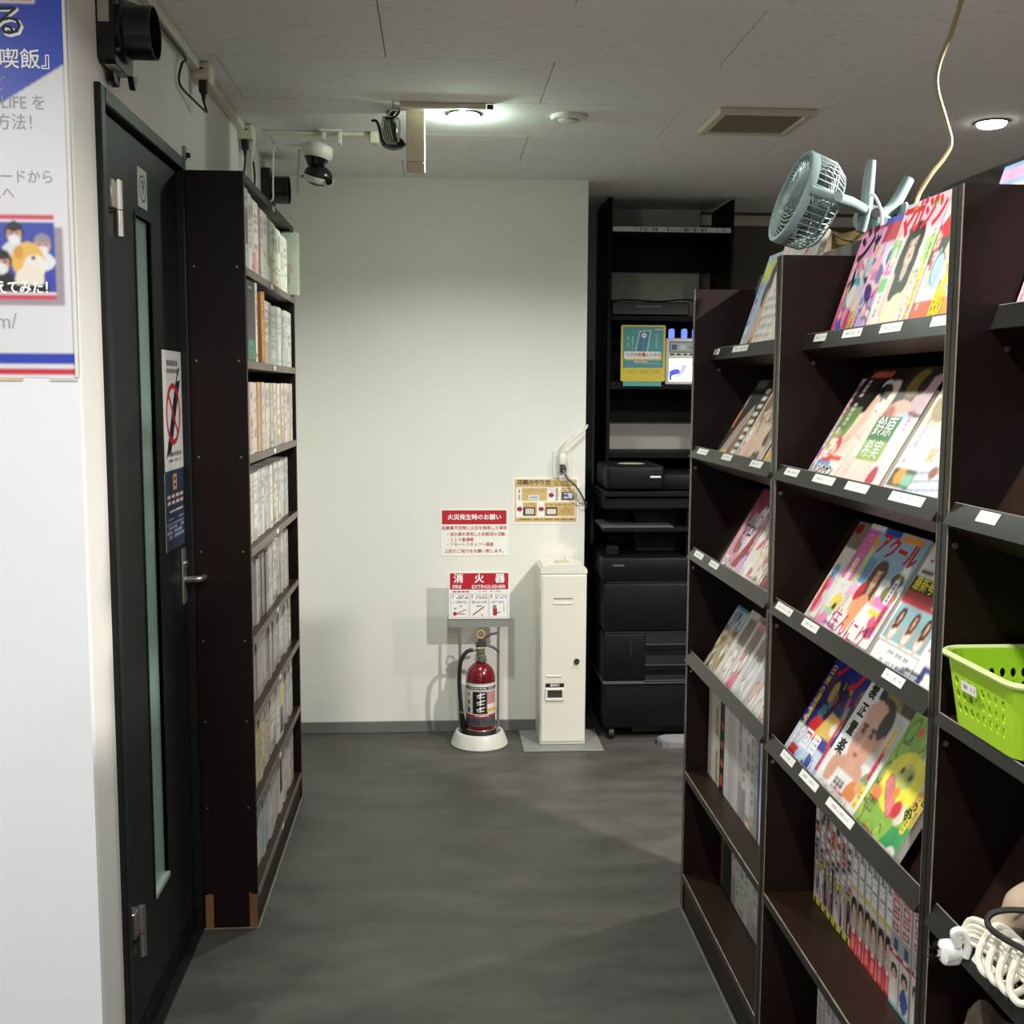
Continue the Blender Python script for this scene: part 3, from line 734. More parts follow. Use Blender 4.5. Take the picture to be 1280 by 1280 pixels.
c = Cv(8, 50, '#e8e4da'); c.rect(.1, .45, .9, .78, '#d8c23a'); c.rect(.1, .06, .9, .45, '#3a3438'); c.ell(.5, .88, .3, .05, '#2a2624')
book(Y0+.60, .075, SZ[6]+.0003, .215, '#e8e4da', 'white spine with yellow and black panels on the seventh shelf', None, cv=c, front=-.525)
row(6, Y0+.68, Y1-.05, PALE, hr=(.195, .21))
row(7, Y0, Y0+.10, ['#5a4a4c', '#b0a4a8', '#e0dad4']); row(7, Y0+.10, Y0+.58, ['#bcc0c2', '#d0ccc4', '#c8c2b8', '#a8b0b8'], wr=(.035, .05), hr=(.17, .2))
c = Cv(8, 50, '#d8d4cc'); c.rect(.1, .30, .9, .9, '#5a4238'); c.rect(.1, .30, .9, .55, '#15110f'); c.ell(.5, .86, .35, .06, '#c89a80')
book(Y0+.58, .06, SZ[7]+.0003, .21, '#d8d4cc', 'white spine with a dark photo panel on the lowest shelf', None, cv=c, front=-.527)
row(7, Y0+.645, Y1-.06, ['#c9c4bb', '#c2bdb4', '#d6d1c8'], hr=(.205, .212))
# ================================================================== BACK WALL
YW = 4.83
rs = tag(empty('fire_notice', M=face_back(.009, YW-.001, .785)), 'white wall notice with red heading about fires', 'sign')
G().box(0, .292, 0, .203, -.0008, .0008).obj('paper', PAPER, rs)
G().box(.005, .285, .138, .199, .0006, .0012).obj('red_band', pm('print_red', '#b81f2b', .5), rs)
lettering(rs, [('火災発生時のお願い', .146, .168, .026, .02)], '#ffffff', .0016)
lettering(rs, [('従業員不在時に火災を発見した場合', .146, .121, .0178, .014), ('・消火器を使用した初期消火活動', .022, .094, .0172, .014, 0, 1, 'LEFT'), ('・１１９番通報', .022, .070, .0172, .014, 0, 1, 'LEFT'),
               ('・リモートスタッフへ通達', .022, .049, .0172, .014, 0, 1, 'LEFT'), ('上記のご協力をお願い致します。', .150, .020, .0180, .014)], '#b8242c', .0012)

ys = tag(empty('printing_guide', M=face_back(.321, YW-.001, .923)), 'laminated ochre guide sheet with framed steps and arrows', 'sign')
G().prism(rrect(0, 0, .288, .205, .006), .0014, z0=-.0007).obj('laminate', PAPER, ys)
cv = Cv(150, 104, '#cdaf78')
TAN, WH = '#d4b27a', '#f4f0e6'
cv.rect(.02, .10, .98, .82, WH)
for a in ((.11, .50, .52, .80), (.74, .50, .975, .80), (.13, .13, .36, .46), (.48, .13, .97, .46)): cv.rect(*a, TAN)
cv.rect(.22, .52, .40, .64, '#d9dde0'); cv.rect(.25, .56, .37, .60, '#9aa6bc'); cv.rect(.76, .52, .95, .70, '#3c2b28'); cv.rect(.79, .55, .93, .68, '#c8cfe0'); cv.rect(.79, .6, .86, .66, '#5a6ab0')
cv.rect(.14, .15, .33, .34, '#3c2b28'); cv.rect(.17, .18, .31, .32, '#cfcdc6'); cv.rect(.50, .15, .69, .34, '#3c2b28'); cv.rect(.52, .18, .67, .31, '#dcd8d2')
for cx, cy in ((.59, .63), (.08, .30), (.43, .30)):
    cv.poly([(cx-.045, cy-.04), (cx, cy-.04), (cx, cy-.075), (cx+.05, cy), (cx, cy+.075), (cx, cy+.04), (cx-.045, cy+.04)], '#9c2c58')
cv.marks(.14, .70, .5, .78, '#a97f40', 2, 12, rnd); cv.marks(.50, .37, .9, .44, '#a97f40', 1, 14, rnd); cv.marks(.71, .18, .95, .34, '#a97f40', 4, 8, rnd); cv.marks(.15, .37, .34, .44, '#a97f40', 2, 7, rnd)
cv.marks(.05, .52, .09, .80, '#3a322a', 9, 1, rnd, .8); cv.marks(.66, .50, .70, .80, '#3a322a', 9, 1, rnd, .8)
cv.marks(.05, .03, .96, .08, '#6a5022', 1, 34, rnd, .85); cv.marks(.64, .85, .96, .96, '#6a4a20', 2, 9, rnd, .8)
sheet('print', cv, .270, .185, ys, Matrix.Translation((.009, .010, .0012)))
lettering(ys, [('印刷のやり方', .020, .181, .024, .02, 0, 1, 'LEFT')], '#2a1a10', .0018)

# outlet, plugs and cords at the wall's end
ol = tag(empty('wall_outlet', M=face_back(.495, YW, 1.125)), 'white wall outlet plate with plugs above the ochre guide', 'outlet')
G().prism(rrect(0, 0, .080, .120, .006), .007).obj('outlet_plate', WHITEP, ol)
G().prism(rrect(.024, .022, .056, .098, .003), .010).obj('outlet_insert', pm('insert_white', '#d8d6cc', .4), ol)
wp = tag(empty('power_plug', (.534, YW-.010, 1.21)), 'white plug in the wall outlet, white cord rising to the corner', 'plug')
G().box(-.014, .014, -.034, 0, -.026, .022, bv=.005, seg=2).obj('plug_body', WHITEP, wp, smooth=True)
for s in (0, 1):
    G().tube([(-.004+.010*s, -.022, .02), (.0+.008*s, -.024, .045), (.03+.006*s, -.024, .078), (.07, -.02, .105+.006*s), (.098, -.012, .128), (.108, .003, .142), (.110, .03, .142)], .0042, 8).obj('cord', WHITEP, wp, smooth=True)
bp_ = tag(empty('power_plug', (.536, YW-.010, 1.168)), 'black plug in the wall outlet with grey cord over the guide', 'plug')
G().box(-.013, .013, -.034, 0, -.018, .012, bv=.005, seg=2).obj('plug_body', pm('plug_charcoal', '#2c2c2e', .4), bp_, smooth=True)
G().tube([(0, -.028, -.006), (.004, -.046, -.018), (.012, -.044, -.034), (.022, -.038, -.048)], .0055, 8).obj('strain_relief', pm('grey_rubber', '#6f6f70', .5), bp_, smooth=True)
G().tube([(.02, -.038, -.046), (.05, -.034, -.07), (.078, -.026, -.11), (.094, -.02, -.14), (.108, .01, -.17), (.110, .05, -.18)], .004, 8).obj('cord', pm('grey_cord', '#4b4b4c', .5), bp_, smooth=True)
G().tube([(.015, -.04, -.04), (.03, -.03, -.08), (.055, -.024, -.13), (.08, -.02, -.15), (.106, .0, -.15)], .0028, 8).obj('thin_cord', pm('silver_cord', '#a5a39c', .4), bp_, smooth=True)

# extinguisher stand with sign, and extinguisher
EX, EY = .172, 4.655
st = tag(empty('extinguisher_stand', (EX, EY, 0)), 'round grey-white extinguisher stand carrying a red sign on two posts', 'stand')
STONE = pm('stand_pale_grey', '#c9c8be', .4, var=.04)
G().lathe([(.118, 0), (.122, .006), (.108, .045), (.100, .058), (.092, .060), (.086, .052), (.084, .022), (.02, .02)], 48).obj('base', STONE, st, smooth=True)
for sx in (-1, 1):
    G().cyl((sx*.082, .045, .045), (sx*.082, .045, .66), .006, n=12).obj('post', pm('post_grey_metal', '#9a9a94', .4, metal=.6), st, smooth=True)
sg = Matrix.Translation((-.131, .037, .533)) @ face_back(0, 0, 0)
G().box(-.001, .261, -.035, .025, -.004, -.002).obj('grey_lower_strip', pm('strip_mid_grey', '#8a8a85', .5), st, sg)  # mid grey strip behind and below the sign's lower edge
bd = G().box(0, .260, .0, .205, -.0015, .0015, bv=.001).obj('sign_board', PAPER, st, sg)
G().box(.006, .254, .128, .198, .0013, .0022).obj('red_band', pm('print_red', '#b81f2b', .5), bd)
lettering(bd, [('消', .042, .173, .042, .025), ('火', .130, .173, .042, .025), ('器', .218, .173, .042, .025), ('FIRE', .036, .139, .0215, .012), ('EXTINGUISHER', .170, .139, .0215, .012, 0, .98)], '#ffffff', .0026)
cv = Cv(130, 64, '#f1efea')
RD = '#b02a34'
for k in range(3):
    u0 = .02+.325*k; cv.rect(u0, .03, u0+.31, .86, '#b8a8b0'); cv.rect(u0+.008, .045, u0+.302, .845, '#f3f1ee')
    cv.marks(u0+.10, .68, u0+.29, .82, '#6a5a60', 2, 7, rnd, .8); cv.marks(u0+.03, .52, u0+.28, .62, '#8a8088', 2, 10, rnd, .8)
    cv.marks(u0+.05, .30, u0+.2, .48, '#7a757a', 2, 3, rnd, .5)
cv.seg((.08, .12), (.27, .30), .012, RD); cv.seg((.08, .14), (.25, .15), .014, RD); cv.ell(.09, .16, .03, .07, RD)
cv.seg((.40, .12), (.58, .40), .014, '#3a3034'); cv.seg((.41, .14), (.57, .38), .006, RD); cv.seg((.54, .14), (.57, .06), .008, '#3a3034')
cv.rect(.735, .08, .80, .34, RD); cv.ell(.765, .40, .03, .07, '#8c868a'); cv.rect(.80, .18, .86, .21, '#3a3034')
for q in (.24, .33, .42): cv.rect(.91, q, .93, q+.05, '#3a3034')
cv.marks(.05, .90, .34, .98, RD, 1, 4, rnd, 1); cv.marks(.5, .91, .86, .97, '#9a6068', 1, 12, rnd, .8)
sheet('instruction_print', cv, .252, .122, bd, Matrix.Translation((.004, .004, .0018)))
lettering(bd, [('1', .018, .098, .018, .02), ('2', .100, .098, .018, .02), ('3', .182, .098, .018, .02)], '#3a3034', .0024)

fx = tag(empty('fire_extinguisher', (EX+.004, EY-.012, .022)), 'red fire extinguisher with black hose standing in the round stand', 'fire extinguisher')
RED = pm('extinguisher_red', '#701015', .22, metal=.25, var=.04, coat=.6)
G().lathe([(.060, .034), (.0625, .040), (.0625, .262), (.060, .285), (.050, .310), (.032, .328), (.022, .334), (.022, .345)], 40).obj('cylinder', RED, fx, smooth=True)
G().lathe([(.058, .0), (.066, .003), (.066, .046), (.063, .05), (.0615, .046), (.06, .01)], 40).obj('base_boot', BLACKM, fx, smooth=True)
cv = Cv(96, 90, '#7c1016')
cv.rect(0, 0, 1, 1, '#c9c6c2'); cv.rect(0, .93, 1, .96, '#e9e7e2'); cv.rect(0, .86, 1, .93, '#262426'); cv.marks(.28, .87, .72, .92, '#d8d5d0', 1, 16, rnd, .9)
cv.rect(.2, .28, .8, .82, '#cfccc8'); cv.rect(.36, .30, .60, .82, '#221f20'); cv.rect(.60, .52, .78, .82, '#c08a88'); cv.rect(.60, .34, .80, .42, '#d8b050'); cv.rect(.60, .42, .80, .52, '#e8d8c8')
for v, c in ((.74, '#d8d6d2'), (.56, '#c8b040'), (.38, '#4468a8')): cv.ell(.29, v, .035, .075, c); cv.ell(.29, v, .018, .04, '#44403e')
for v in (.72, .56, .40):
    cv.seg((.44, v), (.55, v+.05), .012, '#f0eeea'); cv.seg((.49, v-.05), (.49, v+.06), .012, '#f0eeea'); cv.seg((.45, v-.045), (.54, v-.03), .010, '#f0eeea')
cv.rect(.2, .22, .8, .28, '#a02c28'); cv.marks(.3, .23, .7, .27, '#e8dcd0', 1, 12, rnd, .7)
cv.rect(0, 0, 1, .22, '#57545a'); cv.marks(.22, .02, .5, .19, '#2a282a', 5, 5, rnd, .9); cv.marks(.52, .02, .8, .19, '#35323a', 5, 8, rnd, .7)
me = sheet_mesh(cv, 1, 1)
co = np.empty(len(me.vertices)*3); me.vertices.foreach_get('co', co); co = co.reshape(-1, 3)
ang = math.pi*1.5 + (co[:, 0]-.5)*R(250)
new = np.stack([.0630*np.cos(ang), .0630*np.sin(ang), .072+co[:, 1]*.185], -1); me.vertices.foreach_set('co', new.ravel()); me.update()
me.materials.append(print_mat('print_gloss')); link(bpy.data.objects.new('label_wrap', me), fx)
G().torus(.0632, .0012, Matrix.Translation((0, 0, .054)), 40, 6).obj('trim_line', pm('trim_silver', '#b8a8a4', .3, metal=.6), fx, smooth=True)
g = G(); g.lathe([(.026, .342), (.0265, .345), (.0265, .352), (.024, .354), (.0245, .358), (.0245, .366), (.02, .368)], 24); g.obj('collar', CHROME, fx, smooth=True)
G().box(-.017, .017, -.015, .015, .366, .402, bv=.004).obj('valve', pm('valve_brass_grey', '#8e8a70', .35, metal=.8), fx)
G().cyl((0, -.0155, .384), (0, -.019, .384), .008).obj('gauge', pm('gauge_face', '#6f6a3c', .4), fx)
HND = pm('handle_grey', '#4c524e', .4, metal=.4)
g = G(); g.tube([(-.022, 0, .408), (.02, 0, .410), (.055, 0, .398), (.078, 0, .378)], lambda t: .008-.003*t, 8); g.obj('carry_handle', HND, fx, smooth=True)
g = G(); g.tube([(-.020, 0, .410), (.005, 0, .430), (.035, 0, .452), (.072, 0, .462)], lambda t: .009-.004*t, 8); g.box(-.012, .024, -.011, .011, .402, .436, bv=.004); g.obj('squeeze_lever', HND, fx, smooth=True)
G().torus(.0165, .0025, Matrix.Translation((.0, -.012, .458)) @ Matrix.Rotation(R(80), 4, 'X'), 28, 8).obj('safety_pin_ring', pm('yellow_pin', '#c8a23c', .4), fx, smooth=True)
G().cyl((-.017, -.004, .388), (-.035, -.006, .390), .006).obj('hose_coupling', CHROME, fx, smooth=True)
G().tube([(-.034, -.006, .390), (-.06, -.01, .382), (-.083, -.012, .345), (-.090, -.012, .28), (-.088, -.012, .20), (-.080, -.012, .12)], .0085, 10).obj('hose', BLACKM, fx, smooth=True)
G().tube([(-.080, -.012, .122), (-.076, -.012, .09), (-.068, -.012, .03)], lambda t: .0075+.006*t, 10).obj('hose_nozzle', BLACKG, fx, smooth=True)
G().cyl((-.0805, -.012, .120), (-.0795, -.012, .128), .0095).obj('hose_ferrule', METAL, fx, smooth=True)

# white return machine on a grey plate
tag(G().box(.352, .690, 4.525, 4.815, 0, .006, bv=.0015).obj('base_plate', GREYPL), 'flat grey plate on the floor under the white cabinet', 'base plate')
mc = tag(empty('return_machine', (.522, 4.60, .0062)), 'narrow white metal cabinet with lock and small return slot', 'machine')
MW = pm('machine_offwhite', '#dedcd0', .42, var=.015)
G().box(-.097, .097, 0, .205, 0, .735, bv=.006, seg=2).obj('cabinet_body', MW, mc, smooth=True)
g = G(); pr = [(-.098, .735), (.098, .735), (.098, .752), (.085, .766), (.05, .774), (-.05, .774), (-.085, .766), (-.098, .752)]
g.prism(pr, .208, frame((0, .206, 0), (1, 0, 0), (0, 0, 1))); g.obj('domed_top', MW, mc)
G().box(-.090, .092, -.004, .0, .016, .727, bv=.0015).obj('door_panel', MW, mc)
g = G(); g.box(-.03, .03, .05, .09, .774, .778, bv=.001); g.box(-.045, -.02, .03, .038, .7735, .776); g.obj('top_plate', pm('beige_plate', '#c9b695', .5), mc)
G().box(.016, .032, .10, .12, .774, .795, bv=.003).obj('knob', MW, mc)
g = G(); g.box(-.042, .038, -.0052, -.004, .628, .633); g.obj('vent_slot', pm('slot_mid_grey', '#8c8b82', .6), mc)  # thin grey strip laid on the door panel
G().box(-.042, .038, -.007, -.004, .606, .612, bv=.001).obj('vent_rib', MW, mc)
G().box(-.07, -.004, -.007, -.004, .296, .303, bv=.001).obj('vent_rib', MW, mc)
lb = G().box(-.074, .004, -.0055, -.004, .252, .268).obj('name_label', pm('label_black', '#1c1c1c', .4), mc)
lettering(lb, [('返却口', 0, 0, .013, .02)], '#f2f2ee', .001).matrix_local = Matrix.Translation((-.035, -.0055, .260)) @ face_back(0, 0, 0)
g = G(); g.box(-.075, .005, -.010, -.004, .193, .206, bv=.002); g.box(-.075, .005, -.010, -.004, .238, .247, bv=.002); g.box(-.075, -.066, -.010, -.004, .206, .238, bv=.002); g.box(-.004, .005, -.010, -.004, .206, .238, bv=.002)
g.obj('slot_frame', MW, mc); G().box(-.066, -.004, -.0046, -.004, .206, .238).obj('return_slot', pm('slot_dark', '#35342f', .6), mc)
g = G(); g.cyl((.057, -.004, .362), (.057, -.009, .362), .0115); g.cyl((.057, -.009, .362), (.057, -.016, .356), .0075); g.obj('key_lock', pm('lock_dark', '#4a4842', .3, metal=.8), mc, smooth=True)
g = G()
for z0 in (.08, .38, .60): g.box(-.0985, -.0968, .012, .020, z0, z0+.07, bv=.001)
g.obj('side_hinges', METAL, mc)

# ================================================================== NICHE: black rack, copier
RY0, RY1, RX0, RX1 = 5.15, 5.53, .772, 1.350
rk = tag(empty('black_rack', (RX0, RY0, 0)), 'tall black open rack in the recess behind the copier', 'rack')
OR = Matrix.Translation((-RX0, -RY0, 0))
def orr(g, name, mat): return g.obj(name, mat, rk, OR)
orr(G().box(RX0, RX0+.018, RY0, RY1, 0, 2.372, bv=.001), 'side_panel', BLACK)
orr(G().box(RX1-.014, RX1, RY0, RY1, 0, 2.372, bv=.001), 'side_panel', BLACK)
for z in (2.24, 1.845, 1.532, 1.215):
    orr(G().box(RX0+.018, RX1-.014, RY0, RY1, z-.022, z, bv=.001), 'shelf_board', BLACK)
for z0, z1 in ((2.08, 2.218), (1.35, 1.51), (1.554, 1.823), (.02, 1.193)):
    orr(G().box(RX0+.018, RX1-.014, RY1-.015, RY1, z0, z1), 'back_board', BLACK)
cv = Cv(120, 4, '#c9cacb'); cv.marks(.18, 0, .98, 1, '#6d6c70', 1, 60, rnd, .45)
sheet('label_strip', cv, RX1-RX0-.034, .022, rk, Matrix.Translation((.019, -.0015, 2.222)) @ face_back(0, 0, 0), box=.001)
tag(G().box(.672, .700, 5.08, 5.42, 0, 1.64, bv=.001).obj('slim_cabinet', BLACK), 'slim black upright cabinet in the recess corner beside the copier', 'cabinet')
# set-top box with cable
tv = tag(empty('media_player', (.80, 5.20, 1.8455)), 'flat black player box on the rack shelf', 'player')
G().box(0, .36, 0, .26, .006, .066, bv=.004).obj('case', BLACKG, tv)
G().box(.11, .235, -.0012, 0, .042, .047).obj('front_slot', pm('slot_grey2', '#77777a', .4), tv)
for x in (.03, .32):
    G().cyl((x, .03, 0), (x, .03, .007), .012).obj('foot', BLACKM, tv)
tag(G().tube([(.80, 5.30, 1.918), (.86, 5.28, 1.926), (.95, 5.26, 1.922), (1.02, 5.25, 1.917), (1.08, 5.26, 1.922), (1.16, 5.28, 1.93), (1.24, 5.3, 1.92)], .004, 8).obj('black_cable', BLACKM, smooth=True), 'thin black cable lying across the player box', 'cable')
# rental sign
rg = tag(empty('charger_rental_sign', M=face_back(.835, 5.140, 1.546)), 'yellow and teal phone charger rental sign hung on the rack', 'sign')
G().prism(rrect(0, 0, .206, .256, .008), .004, z0=-.004).obj('yellow_board', pm('sign_yellow', '#d9c437', .45), rg)
cv = Cv(96, 90, '#3f9298'); TE = '#3f9298'
cv.poly([(.30, .40), (.40, .90), (.70, .93), (.62, .40)], '#a8cfd0'); cv.poly([(.33, .40), (.425, .87), (.66, .90), (.585, .40)], '#2c7390')
cv.ell(.52, .79, .06, .06, '#e6efe8'); cv.ell(.52, .79, .02, .02, '#3a5a60'); cv.seg((.52, .7), (.49, .42), .015, '#3f98b0')
cv.marks(.09, .50, .15, .78, '#b8cc58', 5, 1, rnd, .9); cv.marks(.21, .45, .27, .78, '#9fd0a0', 6, 1, rnd, .9); cv.marks(.80, .48, .86, .84, '#7cc0a8', 7, 1, rnd, .9); cv.marks(.78, .92, .98, .96, '#c8e0d8', 1, 6, rnd, 1)
cv.rect(.08, .18, .96, .36, '#d8c452'); cv.rect(.03, .22, .93, .40, '#e9ebe4'); cv.rect(.27, .12, .60, .17, '#c8b48c'); cv.marks(.3, .07, .78, .11, '#7a9a9c', 1, 14, rnd, .7); cv.marks(.62, .10, .93, .13, '#b8d8d4', 1, 9, rnd, .8)
sheet('print', cv, .186, .186, rg, Matrix.Translation((.010, .062, .0006)))
lettering(rg, [('スマホ', .050, .120, .0185, .012), ('レンタル', .151, .120, .0185, .012)], '#5a6266', .0012); lettering(rg, [('充電', .096, .120, .0195, .016)], '#b02a2a', .0012)
cv = Cv(60, 12, '#d9c437'); cv.marks(.04, .2, .96, .8, '#a8962a', 2, 26, rnd, .8); sheet('small_print', cv, .165, .022, rg, Matrix.Translation((.022, .034, .0006)))
G().box(.012, .190, -.022, .0, -.005, -.001).obj('teal_tab', pm('teal', '#55a3a4', .5), rg)
# charger device
dv = tag(empty('charger_station', (1.047, 5.165, 1.5325)), 'white charger dispenser with glowing blue sticks and lit screen', 'charger')
G().box(0, .175, 0, .12, 0, .213, bv=.006, seg=2).obj('case', WHITEP, dv, smooth=True)
cv = Cv(60, 24, '#5a6f7e'); cv.rect(.04, .1, .98, .9, '#a9b8ba'); cv.rect(.08, .25, .25, .7, '#4a5a6a'); cv.ell(.45, .48, .09, .25, '#c6d2c8'); cv.rect(.66, .3, .85, .62, '#8a9a70')
sheet('instruction_panel', cv, .14, .052, dv, Matrix.Translation((.018, -.0012, .146)) @ face_back(0, 0, 0), box=.001)
g = G(); [g.box(.022+.03*k, .042+.03*k, -.001, .0, .135, .142) for k in range(4)]; g.obj('return_slots', BLACKM, dv)
cv = Cv(50, 44, '#f4f4fb'); cv.poly([(.02, .05), (.02, .45), (.18, .55), (.35, .55), (.35, .35), (.1, .25), (.1, .05)], '#3a3c9a'); cv.poly([(.12, .2), (.35, .35), (.42, .75), (.62, .72), (.5, .4), (.3, .2)], '#8a86cc'); cv.ell(.86, .8, .12, .12, '#b9a6d8'); cv.poly([(.5, .1), (.55, .5), (.8, .72), (1, .7), (1, .02)], '#ffffff')
sheet('screen', cv, .14, .105, dv, Matrix.Translation((.018, -.0012, .014)) @ face_back(0, 0, 0), box=.001, mat=print_mat('lit_screen', .2, 1.6))
for x in (.038, .098, .15):
    G().prism(rrect(-.012, 0, .012, .046, .009), .024, Matrix.Translation((x, .07, .2125)) @ frame((0, 0, 0), (1, 0, 0), (0, 0, 1))).obj('glowing_stick', pm('blue_glow', '#5a6cf0', .2, emit=1.4), dv, smooth=True)

# copier
cp = tag(empty('copier', (.70, 4.66, 0)), 'large dark charcoal office copier with paper trays in the recess', 'copier')
OC = Matrix.Translation((-.70, -4.66, 0))
def oc(g, name, mat=COPIER, smooth=False, par=None): return g.obj(name, mat, par or cp, OC if par is None else None, smooth)
CX0, CX1, CY1 = .700, 1.30, 5.09
oc(G().box(CX0+.01, CX1, 4.675, CY1, .05, .250, bv=.012, seg=2), 'base_cabinet', smooth=True)
oc(G().box(CX0, CX1, 4.66, CY1, .262, .472, bv=.014, seg=2), 'tray_section', smooth=True)
oc(G().box(CX0, CX1, 4.66, CY1, .478, .690, bv=.014, seg=2), 'front_cover', smooth=True)
oc(G().box(CX0-.008, CX1, 4.655, CY1, .696, .800, bv=.012, seg=2), 'upper_body', smooth=True)
SEAM = pm('copier_seam', '#4c4c50', .5)
oc(G().box(CX0+.002, CX1, 4.662, CY1, .250, .262), 'seam_strip', SEAM)
g = G(); g.box(CX0+.010, CX1, 4.664, CY1, .472, .478); g.box(CX0+.010, CX1, 4.664, CY1, .690, .696); oc(g, 'seam_gap', BLACKM)
for z, hh in ((.268, .022), (.335, .040), (.425, .046)):
    d = oc(G().box(.880, CX1-.01, 4.656, 4.661, z-.026 if hh > .03 else z-.004, z+hh, bv=.002), 'paper_drawer')
    G().box(.882, CX1-.02, 4.6548, 4.6562, z+.002, z+hh).obj('drawer_grip', pm('drawer_recess', '#030304', .7), d)
    G().box(.880, CX1-.012, 4.6535, 4.6562, z-.003, z+.0005).obj('drawer_edge', SEAM, d)
oc(G().box(.818, .822, 4.6585, 4.661, .37, .468), 'cover_joint', BLACKM)
oc(G().box(.735, .785, 4.6535, 4.6555, .762, .770), 'name_plate', SEAM)
oc(G().box(CX0+.16, CX1, 4.82, CY1, .80, 1.06, bv=.006), 'rear_column')
oc(G().box(CX0+.36, CX1, 4.70, CY1, .80, 1.06, bv=.006), 'right_column')
oc(G().box(CX0-.005, CX0+.30, 4.68, 4.95, .918, .930, bv=.003), 'output_tray', SEAM)
oc(G().box(CX0-.002, CX0+.38, 4.672, 4.95, .905, .925, bv=.004), 'output_tray_body')
oc(G().box(CX0+.02, CX0+.07, 4.70, 4.76, .80, .842, bv=.006), 'tray_stop')
oc(G().box(CX0-.002, CX1, 4.665, CY1, 1.055, 1.080, bv=.006), 'scanner_body')
oc(G().box(CX0, CX1, 4.685, CY1, 1.00, 1.055, bv=.008), 'scanner_underside')
oc(G().box(CX0+.005, CX0+.255, 4.66, 4.98, 1.085, 1.190, bv=.018, seg=3), 'document_feeder', smooth=True)
oc(G().box(CX0+.250, CX1, 4.70, 5.06, 1.082, 1.150, bv=.01, seg=2), 'feeder_tray', smooth=True)
oc(G().ball((CX0+.13, 4.79, 1.189), .062, .05, .005, 20), 'paper_guide', pm('tan_leaf', '#a9a082', .6), True)
oc(G().box(CX0+.190, CX0+.235, 4.657, 4.6605, 1.138, 1.146, bv=.001), 'badge', pm('badge_white', '#d8d8d6', .4))
for x in (.745, 1.25):
    for y in (4.70, 5.05):
        oc(G().cyl((x-.01, y, .025), (x+.01, y, .025), .025, n=18), 'castor', BLACKM, True)
oc(G().box(.84, 1.1, 4.72, 5.0, .018, .05, bv=.004), 'underframe', BLACKM)
ft = tag(empty('floor_cover', (.985, 4.60, 0)), 'rounded grey foot cover on the floor in front of the copier', 'foot cover')
g = G(); g.prism([(-.055, 0), (-.045, .045), (-.01, .062), (.12, .062), (.12, -.05), (-.01, -.05), (-.04, -.035)], .022); g.obj('pad', pm('pad_grey', '#77777a', .45), ft)
G().prism([(-.045, 0), (-.036, .038), (-.008, .052), (.12, .052), (.12, -.04), (-.008, -.04), (-.032, -.028)], .006, z0=.022).obj('pad_top', pm('pad_light', '#8d8d8e', .4), ft)
# ================================================================== MAGAZINE RACKS ON THE RIGHT
XF, XB, UH = .705, 1.000, 1.780
class Row:
    def __init__(s, xl, zl, deg):
        a = R(deg); s.P0 = Vector((xl, 0, zl)); s.up = Vector((math.cos(a), 0, math.sin(a))); s.inn = Vector((math.sin(a), 0, -math.cos(a)))
ROWS = [Row(.757, 1.598, 72), Row(.705, 1.330, 60), Row(.705, 1.047, 60), Row(.705, .750, 60)]
FLATZ, BASEZ = .415, .107
OUT = frame((0, 0, 0), (1, 0, 0), (0, 0, 1))      # prism outline in XZ, depth towards -Y

